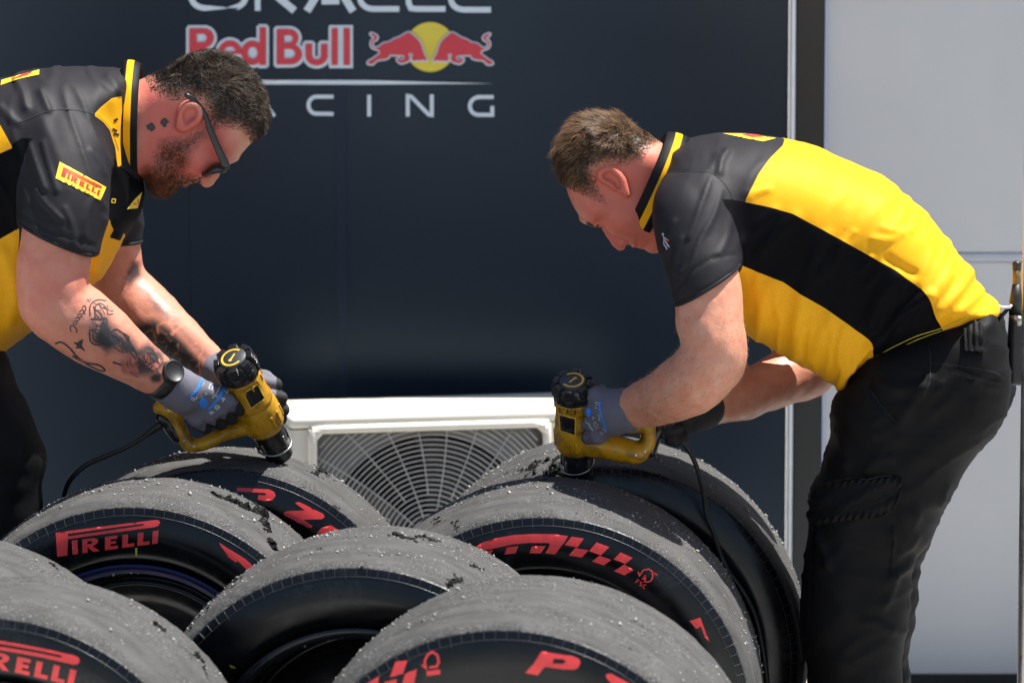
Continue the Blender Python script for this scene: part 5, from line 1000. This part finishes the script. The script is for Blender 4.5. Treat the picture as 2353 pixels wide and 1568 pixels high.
meL, VL_, LL = finish(V, Q, YL, flL, 0.0015, 9, 23); N_ = vno(meL); VL_ = drape(VL_, N_, LL, 70, 40, 160, 0.0035, None, 24); redo(meL, VL_)
y1 = zA([(0, 615), (82, 764), (0, 800), (-700, 900), (-1000, 500), (-300, 380)]); y2 = zA([(-1200, 1500), (0, 1355), (140, 1275), (400, 1240), (640, 1250), (690, 1218), (737, 1295), (705, 1345), (770, 1357), (802, 1315), (850, 1400), (700, 2000), (0, 2500), (-1200, 2500)]); y3 = zA([(612, 550), (660, 500), (720, 445), (785, 428), (792, 520), (787, 880), (764, 888), (755, 760), (722, 650), (680, 597)])
k1 = zA([(0, 800), (140, 700), (640, 700), (800, 900), (930, 1000), (1000, 1600), (0, 1900), (-1200, 1500), (-1200, 850)])
flS = [(zA(q), a, w) for q, a, w in [([(150, 620), (200, 760), (240, 880), (290, 1030)], 0.0045, 6), ([(280, 730), (320, 880), (370, 1040)], 0.003, 6), ([(590, 780), (640, 850), (680, 930)], 0.003, 6), ([(240, 1040), (300, 1130), (400, 1230)], 0.004, 6), ([(600, 1090), (560, 1200), (540, 1330)], 0.004, 8), ([(420, 1160), (470, 1270), (480, 1370)], 0.003, 7), ([(140, 1190), (300, 1290), (450, 1350), (615, 1400)], -0.002, 3.5), ([(125, 598), (200, 570), (300, 530), (420, 514), (560, 530), (650, 572), (720, 652), (768, 780)], -0.0018, 3.5)]]
oS = np.minimum(on_limb(VL_, slvL), on_limb(VL_, slfL)); isS = np.clip((0.010-on_limb(VL_, slvL))/0.008, 0, 1); V2_ = folds(VL_, vno(meL), proj(VL_), flS); VL_ = VL_+(V2_-VL_)*isS[:, None]; redo(meL, VL_)
attr(meL, 'm_yellow', np.minimum(np.maximum.reduce([-polysd(LL, q) for q in (y1, y2, y3)])/1370, oS-0.005)); attr(meL, 'm_black', np.minimum(-polysd(LL, k1)/1370, oS-0.005)); shirtL = obj('polo_shirt', meL, M_shirt, manL); trTL = bvh(meL); trSL = trTL; slL = shirtL; hem_ring('sleeve_hem', slvL, P(131, 549, -0.03), (-0.4, 0, -0.916), shirtL, M_sleeve, 0.0036, -0.0015); hem_ring('sleeve_hem', slfL, P(256, 557, 0.42), (0, 0, -1), shirtL, M_sleeve, 0.003, -0.0015)
collar('collar', P(302, 279, YL), (1, 0, -0.03), (0, 0, 1), 0.094, 0.082, 0.031, shirtL, (-0.002, 0.0058), 1.1)
HL = [(318, 185), (345, 172), (380, 164), (410, 148), (440, 130), (478, 122), (520, 128), (555, 148), (580, 178), (596, 215), (605, 255), (604, 290), (596, 314), (586, 324), (573, 333), (558, 350), (538, 368), (520, 381), (500, 388), (482, 390), (467, 393), (459, 399), (442, 408), (428, 414), (418, 420), (408, 430), (401, 442), (385, 449), (366, 449), (350, 441), (340, 428), (334, 412), (322, 404), (290, 395), (250, 350), (245, 270), (260, 210), (285, 190)]
headL = xz([tuple(q) for q in crom(HL, 3, True)], YL)
WhL = rbf([(490, 210, 0.079), (550, 230, 0.070), (420, 200, 0.070), (570, 320, 0.056), (510, 310, 0.066), (490, 375, 0.052), (430, 330, 0.070), (430, 395, 0.052), (370, 435, 0.040), (360, 370, 0.062), (330, 290, 0.068), (280, 290, 0.07)], YL)
RhL = rbf([(490, 190, 0.076), (590, 270, 0.05), (550, 350, 0.036), (480, 380, 0.032), (430, 405, 0.03), (370, 430, 0.035), (330, 290, 0.06), (390, 170, 0.055)], YL)
eaL = zA([(1138, 600), (1150, 530), (1180, 480), (1230, 455), (1290, 468), (1324, 510), (1322, 560), (1292, 612), (1245, 640), (1195, 667), (1155, 655), (1135, 630)]); eiL = zA([(1185, 545), (1215, 500), (1262, 500), (1285, 530), (1265, 575), (1230, 600), (1205, 615), (1190, 585)])
yn2 = YL+0.012
def fHL(G):
    f = inflate(G, headL, YL, RhL, WhL, 2.2)
    nose = chain(G, [(P(500, 386, yn2), 0.0075), (P(492, 400, yn2), 0.0085), (P(480, 414, yn2), 0.0095), (P(474, 418.5, yn2), 0.0095)], 0.004); nose = smin(nose, ell(G, P(465, 413, yn2-0.010), (0.009, 0.008, 0.0085)), 0.006); f = smin(f, nose, 0.006)
    f = smax(f, -ell(G, P(459, 416, yn2-0.008), (0.0035, 0.004, 0.004)), 0.002)
    f = smin(f, ell(G, P(426, 420, YL-0.003), (0.008, 0.018, 0.006)), 0.004); f = smin(f, ell(G, P(440, 412, YL-0.006), (0.014, 0.022, 0.007)), 0.006)
    f = smin(f, ell(G, P(450, 375, YL-0.042), (0.02, 0.018, 0.022)), 0.02); f = smin(f, chain(G, [(P(540, 362, YL-0.01), 0.006), (P(520, 368, YL-0.038), 0.006)], 0.003), 0.01)
    return smin(f, ear(G, eaL, eiL, YL-0.074), 0.005)
lo, hi = bounds([(p[0], YL, p[1]) for p in headL], (0.014, 0.098, 0.014)); VHL, QHL = solid(fHL, lo, hi, 0.0024); VHL = relax(VHL, QHL, 1)
aL = arm([(P(150, 350, 0.04), 0.058), (P(142, 450, 0.005), 0.054), (P(131, 540, -0.024), 0.0575), (P(122, 640, -0.035), 0.0585), (P(128, 694, -0.035), 0.0575), (P(180, 736, -0.028), 0.0575), (P(250, 786, -0.01), 0.050), (P(320, 836, 0.02), 0.0385), (P(372, 868, 0.045), 0.0305), (P(420, 900, 0.07), 0.024)])
aLf = arm([(P(215, 390, 0.38), 0.052), (P(255, 530, 0.425), 0.047), (P(268, 640, 0.445), 0.0495), (P(318, 705, 0.44), 0.0545), (P(385, 762, 0.40), 0.047), (P(442, 808, 0.34), 0.037), (P(490, 848, 0.26), 0.030), (P(525, 868, 0.24), 0.024)])
legL = lambda sy: [(P(-150, 840, YL+0.08*sy), 0.085), (P(-80, 1080, YL+0.1*sy), 0.075), (P(-30, 1350, YL+0.1*sy), 0.06), (P(-40, 1700, YL+0.1*sy), 0.05), (P(-60, 1980, YL+0.1*sy), 0.04)]
core = [(P(170, 310, YL), 0.075), (P(20, 430, YL), 0.09), (P(-120, 620, YL), 0.09), (P(-160, 740, YL), 0.085)]
lo, hi = bounds([p for p, r in core+legL(-1)+legL(1)], 0.13); Vc, Qc = solid(lambda G: smin(smin(limb(G, core, 3), limb(G, legL(-1), 3), 0.03), limb(G, legL(1), 3), 0.03), lo, hi, 0.013)
hairL = zA([(925, 275), (975, 390), (1050, 440), (1150, 455), (1215, 432), (1290, 455), (1335, 520), (1345, 600), (1385, 655), (1480, 635), (1560, 650), (1615, 695), (1640, 770), (1900, 850), (1900, 300), (1500, -60), (1050, 60), (900, 200)])
brdL = zA([(1335, 620), (1350, 690), (1290, 740), (1245, 800), (1225, 880), (1195, 930), (1255, 950), (1300, 958), (1300, 990), (1240, 1010), (1190, 1035), (1140, 1090), (1050, 1140), (950, 1100), (905, 1000), (925, 900), (985, 860), (1015, 780), (1040, 715), (1110, 700), (1200, 690), (1290, 640)])
def sL(poly, w): 
    def f(V): L = side2d(V, YL); s = np.clip(-polysd(L, poly)/w, -1, 1); return np.where((V[:, 2] > 1.05) & (V[:, 0] > xl(310)), s, -1)
    return f
sc, sb = sL(hairL, 44), sL(brdL, 22)
inkz = [(zB([(860, 540), (1000, 505), (1110, 560), (1190, 640), (1310, 770), (1345, 880), (1200, 850), (1040, 760), (960, 700), (850, 620), (800, 560)]), 22, 1.0), (zB([(800, 330), (805, 240), (860, 130), (905, 140), (915, 220), (860, 270)]), 12, 0.9), (zB([(960, 330), (1080, 420), (1240, 600), (1380, 720), (1420, 840), (1300, 760), (1120, 560), (980, 440)]), 30, 0.7)]
inkn = [(zB([(590, 480), (690, 480), (740, 560), (860, 640), (920, 720), (880, 760), (760, 690), (690, 720), (620, 680), (590, 600)]), 24, 1.0), (zB([(880, 700), (960, 650), (1060, 720), (1090, 800), (1010, 860), (900, 870), (800, 840), (790, 770)]), 18, 0.9), (zB([(970, 880), (1010, 850), (1050, 860), (1040, 910), (990, 915)]), 8, 1.0)]
def ink(V):
    L = proj(V); r = np.zeros(len(V))
    for q, w, a in (inkz): r = np.maximum(r, a*soft(L, q, w)*(V[:, 1] > 0.2))
    for q, w, a in (inkn): r = np.maximum(r, a*soft(L, q, w)*(V[:, 1] < 0.15))
    return np.where(V[:, 2] < 1.06, r, 0)
def ruddyL(V): L = side2d(V, YL); return np.where((V[:, 2] > 1.05) & (V[:, 0] > xl(300)), 0.95*soft(L, zA([(900, 300), (1100, 420), (1500, 600), (1500, 900), (1300, 1000), (900, 1100)]), 50), 0.22+0.3*soft(L, zB([(130, 100), (560, 200), (560, 300), (300, 480), (180, 480)]), 80)).clip(0, 1)
bodyL = bodyparts('body', manL, M_skinL, [(VHL, QHL), aL, aLf, (Vc, Qc)], dict(scalp=sc, beard=lambda V: np.clip(0.35+sb(V)*0.9, 0, 1)*(sb(V) > -0.99), ruddy=ruddyL, ink=ink))
meHL = mk(VHL, QHL); s1 = sc(VHL); LHl = side2d(VHL, YL); M_hairL = hair_mat('dark brown hair with grey', (0.009, 0.0065, 0.005), (0.19, 0.14, 0.10)); M_beard = hair_mat('ginger beard', (0.06, 0.024, 0.011), (0.26, 0.115, 0.045))
frl = np.clip((LHl[:, 0]-540)/50, 0, 1)
strands('hair', meHL, (s1 > 0).astype(float), np.clip(0.0018+0.0165*np.clip(-polysd(LHl, hairL)/85, 0, 1)+0.006*frl*np.clip(s1, 0, 1), 0.002, 0.026), lambda p: np.stack([np.full(len(p), 0.75), p[:, 1]*0, -0.35-0.7*np.clip((p[:, 0]-xl(560))/0.04, 0, 1)], 1), M_hairL, manL, 17000, 8, 0.00042, 0.65, 0.25)
s2 = sb(VHL); strands('beard', meHL, (s2 > -0.15).astype(float), np.clip(0.002+0.008*np.clip(s2, 0, 1)**1.5, 0.002, 0.010)*np.where(LHl[:, 1] > 400, 1.3, 0.7), (-0.25, 0, -0.8), M_beard, manL, 6500, 9, 0.0003, 0.45, 0.4)
trHL = bvh(meHL)
for cx, cy in ((980, 628), (1067, 597)):
    rng = np.random.default_rng(cx); q = [(cx+(26+rng.uniform(-9, 9))*math.cos(a), cy+(26+rng.uniform(-9, 9))*math.sin(a)) for a in np.linspace(0, 2*np.pi, 13)[:-1]]; put('tattoo', [zA(q)], trHL, M_ink, bodyL, g=3, off=0.0004)
for q in ([(1055, 620), (1062, 632), (1085, 625), (1080, 615)], [(975, 650), (985, 665), (990, 650)]): put('tattoo', [zA(q)], trHL, M_ink, bodyL, g=3, off=0.0004)
# sunglasses
def slab(name, pts, ym, R, W, mat, par, h=0.0018, pw=3.0):
    q = xz([tuple(a) for a in crom(pts, 3, True)], ym); v = np.array(q); lo = (v[:, 0].min()-0.008, ym-W-0.006, v[:, 1].min()-0.008); hi = (v[:, 0].max()+0.008, ym+W+0.006, v[:, 1].max()+0.008)
    V, Q = solid(lambda G: inflate(G, q, ym, R, W, pw), lo, hi, h); return obj(name, mk(relax(V, Q, 1), Q), mat, par)
tmp = zA([(1195, 428), (1212, 408), (1260, 436), (1330, 515), (1385, 640), (1438, 760), (1492, 868), (1480, 900), (1440, 882), (1395, 780), (1345, 655), (1318, 560), (1250, 472)])
gl = slab('sunglasses', tmp, YL-0.0775, 0.003, 0.0028, M_glass, manL, 0.0016)
slab('temple_arm', tmp, YL+0.0775, 0.003, 0.0028, M_glass, gl, 0.0016)
slab('lens', zA([(1495, 872), (1488, 895), (1440, 908), (1330, 922), (1316, 912), (1360, 888), (1400, 850), (1440, 845)]), YL, 0.004, 0.074, M_glass, gl, 0.0025)
# inked lines on the near forearm
meAL = mk(*aL); trA = bvh(meAL)
for q, w in (([(462, 585), (455, 555), (470, 545), (490, 560), (500, 580), (495, 590)], 2.6), ([(475, 545), (480, 520), (500, 515), (495, 535), (485, 545)], 2), ([(490, 500), (505, 490), (515, 505), (500, 515)], 2), ([(500, 480), (520, 470), (530, 485), (515, 492)], 2), ([(515, 455), (535, 440), (545, 460), (530, 470)], 2), ([(530, 430), (548, 415), (558, 440), (545, 455), (555, 470)], 2), ([(560, 395), (570, 375), (580, 392), (590, 370)], 1.6),
   ([(585, 480), (582, 430), (600, 395), (640, 378), (690, 385)], 3), ([(615, 470), (620, 420), (650, 400), (690, 430), (700, 470), (735, 470)], 2.6), ([(588, 500), (640, 505), (690, 500), (692, 560), (660, 575), (615, 570), (580, 580)], 3.2), ([(580, 585), (590, 650), (640, 670), (690, 640), (715, 590), (760, 570), (820, 620), (870, 700), (890, 750)], 3.4), ([(600, 600), (610, 640), (640, 650), (680, 620)], 2.6), ([(735, 600), (790, 640), (840, 710), (880, 760)], 4), ([(640, 400), (680, 470)], 1.8),
   ([(358, 662), (400, 652), (450, 688), (505, 750), (560, 785), (640, 800), (680, 830), (660, 840), (600, 815), (520, 770), (470, 740)], 4), ([(920, 760), (960, 720), (1010, 740), (1030, 790)], 2), ([(905, 780), (950, 830), (1000, 800)], 2), ([(940, 690), (980, 700), (1030, 760)], 1.8), ([(730, 780), (760, 790), (790, 800)], 4)): put('tattoo', [stroke(crom(zB(q), 4), w)], trA, M_ink, bodyL, g=4, off=0.0004)
rng = np.random.default_rng(77)
for cx, cy, sx, sy, n_ in ((650, 440, 55, 45, 10), (660, 610, 60, 50, 12), (800, 660, 55, 60, 12), (930, 780, 85, 60, 20)):
    for k in range(n_):
        x, y, a, l = cx+rng.normal(0, sx*0.55), cy+rng.normal(0, sy*0.55), rng.uniform(0.2, 1.6), rng.uniform(14, 42); c_ = rng.uniform(-0.6, 0.6)
        put('tattoo', [stroke(crom(zB([(x-l*math.cos(a), y-l*math.sin(a)), (x+l*0.3*c_, y-l*0.3*c_), (x+l*math.cos(a), y+l*math.sin(a))]), 3), rng.uniform(0.8, 2.4))], trA, M_ink, bodyL, g=4, off=0.0004)
put('tattoo', [zB([(475, 652), (500, 655), (520, 640), (541, 634), (532, 672), (556, 714), (520, 692), (488, 692), (500, 675)])], trA, M_ink, bodyL, g=4, off=0.0004)
for q in ([(785, 800), (815, 745), (860, 712), (895, 745), (890, 800), (905, 850), (850, 862), (795, 835)], [(910, 740), (950, 725), (990, 770), (960, 800), (915, 790)], [(960, 810), (1010, 780), (1035, 800), (1000, 840)]): put('tattoo', [zB(q)], trA, M_rose, bodyL, g=4, off=0.0003)
# gloves and watch
fgL = lambda G: smin(fist(G, P(398, 884, 0.062), P(497, 948, 0.100), np.array([-0.86, 0.05, -0.50]), np.array([0.15, 0.9, -0.4]), 0.0205, 0.0100), limb(G, [(P(362, 862, 0.04), 0.0345), (P(392, 882, 0.056), 0.0345), (P(420, 902, 0.07), 0.034)], 4), 0.014)
def cutL(G):
    x, y, z = G; c = P(376, 868, 0.046); return smax(fgL(G), -((x-c[0])*0.80-(z-c[2])*0.60)-0.006, 0.003)
knl = P(497, 948, 0.10); glL = glove('glove', manL, cutL, [P(360, 860, 0.04), P(545, 990, 0.14)], YL, lambda V: (V-knl)@np.array([0.50, 0.62, -0.62])-0.012+0.006*np.sin(((V-knl)@np.array([-0.86, 0.05, -0.5]))*305)); trGL = bvh(glL.data)
for q, m in ((stroke(crom(zM([(775, 480), (735, 560), (680, 660), (605, 740)]), 3), 5.5), M_pblue), (arc(*zM([(762, 800)])[0], 10, 12, 0, 360, 16)[:-1], M_pblue), (stroke(crom(zM([(1000, 610), (950, 720), (880, 810), (815, 870)]), 3), 6), M_pblue), (stroke(zM([(960, 590), (915, 680), (860, 745)]), 2), M_pgrey), (stroke(zM([(820, 640), (840, 590), (872, 595), (855, 650), (820, 640)]), 1.6), M_pgrey), (stroke(zM([(745, 610), (770, 585), (755, 570)]), 1.6), M_pgrey), (stroke(zM([(775, 685), (800, 690), (785, 705)]), 2.4), M_pgrey), (stroke(zM([(630, 765), (625, 745), (650, 740), (655, 765), (635, 770)]), 1.8), M_pgrey), (stroke(zM([(655, 770), (690, 735), (680, 715)]), 1.4), M_pgrey), (stroke(zM([(785, 515), (815, 505), (800, 490)]), 2.4), M_pgrey), (stroke(zM([(845, 530), (880, 560), (900, 545), (880, 520)]), 3), M_pgrey),
   (stroke(zM([(1000, 660), (1025, 690), (1040, 670), (1030, 640)]), 3.2), M_pgrey), (stroke(zM([(960, 745), (1000, 750), (975, 785)]), 3.2), M_pgrey), (stroke(zM([(925, 815), (945, 845), (915, 870), (890, 850), (905, 825), (925, 850)]), 2.8), M_pgrey), (stroke(zM([(825, 905), (885, 905)]), 3), M_pgrey), (stroke(zM([(865, 885), (845, 930)]), 3), M_pgrey)): put('glove_print', [q], trGL, m, glL, g=3, off=0.0006)
glove('glove', manL, lambda G: smin(fist(G, P(515, 862, 0.25), P(628, 912, 0.225), np.array([0.15, 0.1, -0.98]), np.array([0.1, -1.0, -0.05]), 0.020, 0.0105), limb(G, [(P(498, 853, 0.255), 0.034), (P(530, 868, 0.245), 0.034)], 3), 0.012), [P(490, 845, 0.26), P(670, 950, 0.16)], YL, lambda V: (V[:, 0]-P(636, 900, 0.2)[0]), h=0.003)
d = P(*zB([(1112, 850)])[0], 0)-CAM; d /= np.linalg.norm(d); hit = trA.ray_cast(Vector(CAM), Vector(d)); wn_ = (hit[1]*0.75+Vector((0.15, -0.5, 0.35))).normalized(); wc = hit[0]
Mw = Matrix.Translation(wc+wn_*0.004) @ Matrix.Scale(1.08, 4) @ Vector((0, -1, 0)).rotation_difference(wn_).to_matrix().to_4x4()
v, f = lathe([(0.0185, -0.006), (0.0185, 0.004), (0.0175, 0.0062), (0.0165, 0.0066), (0.0160, 0.0058), (0.0, 0.0060)], 36, M=Mw); wa = obj('wristwatch', mk(v, f), M_rubber, manL)
v, f = lathe([(0.0186, 0.002), (0.0187, 0.0045), (0.0176, 0.0068), (0.0168, 0.0070)], 36, M=Mw); obj('bezel', mk(v, f), M_rubber, wa)
wc0 = P(362, 861, 0.040); wd = np.array(P(385, 876, 0.05))-np.array(P(340, 848, 0.03)); wd /= np.linalg.norm(wd); e1 = np.cross(wd, [0, 1, 0]); e1 /= np.linalg.norm(e1); e2 = np.cross(wd, e1)
V, F, N = [], [], 40
for i in range(N):
    a = 2*np.pi*i/N
    for w, r in ((-0.011, 0.0325), (-0.011, 0.0372), (0.011, 0.0372), (0.011, 0.0325)): V.append(np.array(P(371, 867, 0.044))+wd*w+(e1*math.cos(a)+e2*math.sin(a))*r)
    F += [(i*4+k, i*4+(k+1) % 4, ((i+1) % N)*4+(k+1) % 4, ((i+1) % N)*4+k) for k in range(4)]
obj('watch_strap', mk(np.array(V), F), M_rubber, wa)
# sleeve and shirt prints
put('sleeve_patch', [zA([(388, 855), (688, 1020), (650, 1105), (360, 962)])], trSL, M_pyel, slL, g=5, off=0.0008)
logo('patch_letter', zA([(412, 890), (662, 1015), (398, 945), (640, 1075)]), trSL, M_pred, slL, 0, 3.0, 0.0014)
put('shirt_label', [zA([(5, 360), (10, 328), (130, 293), (255, 260), (255, 291), (120, 320)])], trTL, M_pyel, shirtL, g=5, off=0.001); put('shirt_label', [zA([(70, 322), (150, 290), (205, 275), (180, 296), (90, 322)])], trTL, M_pred, shirtL, g=5, off=0.0018)
put('chest_emblem', [stroke(zA([(725, 1095), (748, 1098), (744, 1120), (722, 1118), (725, 1095)]), 1.6)], trTL, M_pyel, shirtL, g=3, off=0.001)
put('chest_patch', [zA([(920, 1050), (890, 1155), (822, 1162), (860, 1110)])], trTL, M_pyel, shirtL, g=4, off=0.001); put('chest_letter', [stroke(zA([(862, 1115), (868, 1132), (882, 1128)]), 2.2)], trTL, M_pred, shirtL, g=3, off=0.0018); put('chest_letter', [stroke(zA([(892, 1095), (890, 1128)]), 2.2)], trTL, M_pred, shirtL, g=3, off=0.0018)
for a, b in (((735, 590), (762, 575)), ((728, 640), (758, 655)), ((735, 670), (770, 680))): line('trim_stripe', zA([a, ((a[0]+b[0])/2, (a[1]+b[1])/2+2), b]), trTL, M_rubber, shirtL, 5, 0.001)
line('seam', zA([(125, 598), (200, 570), (300, 530), (420, 514), (560, 530), (650, 572), (720, 652), (768, 780)]), trSL, M_seam, slL, 1.3)
# trousers, shoes
TPL = [(-10, 800), (21, 855), (35, 891), (60, 937), (78, 986), (99, 1025), (106, 1064), (103, 1106), (96, 1250), (90, 1400), (75, 1600), (60, 1900), (55, 2010), (-180, 2010), (-190, 1800), (-210, 1400), (-250, 1150), (-320, 950), (-355, 800), (-360, 660), (-200, 720)]
q = xz([tuple(a) for a in crom(TPL, 2, True)], YL-0.09); q2 = xz([(a-12, b) for a, b in crom(TPL, 2, True)], YL+0.1); qh = xz([p for p in TPL if p[1] < 1100], YL)
lo, hi = bounds([(p[0], YL, p[1]) for p in q], (0.03, 0.23, 0.03)); V, Q = solid(lambda G: smin(smin(inflate(G, qh, YL, 0.1, 0.185, 2.4), inflate(G, q, YL-0.094, 0.08, 0.092, 2.2), 0.03), inflate(G, q2, YL+0.098, 0.08, 0.09, 2.2), 0.03), lo, hi, 0.009); me, _, _ = finish(V, Q, YL, [], 0.007, 9, 31); obj('trousers', me, M_trous, manL)
for sy in (-1, 1): shoe(manL, P(-60, 1900, YL)[0]+0.03, YL+0.1*sy, 1)
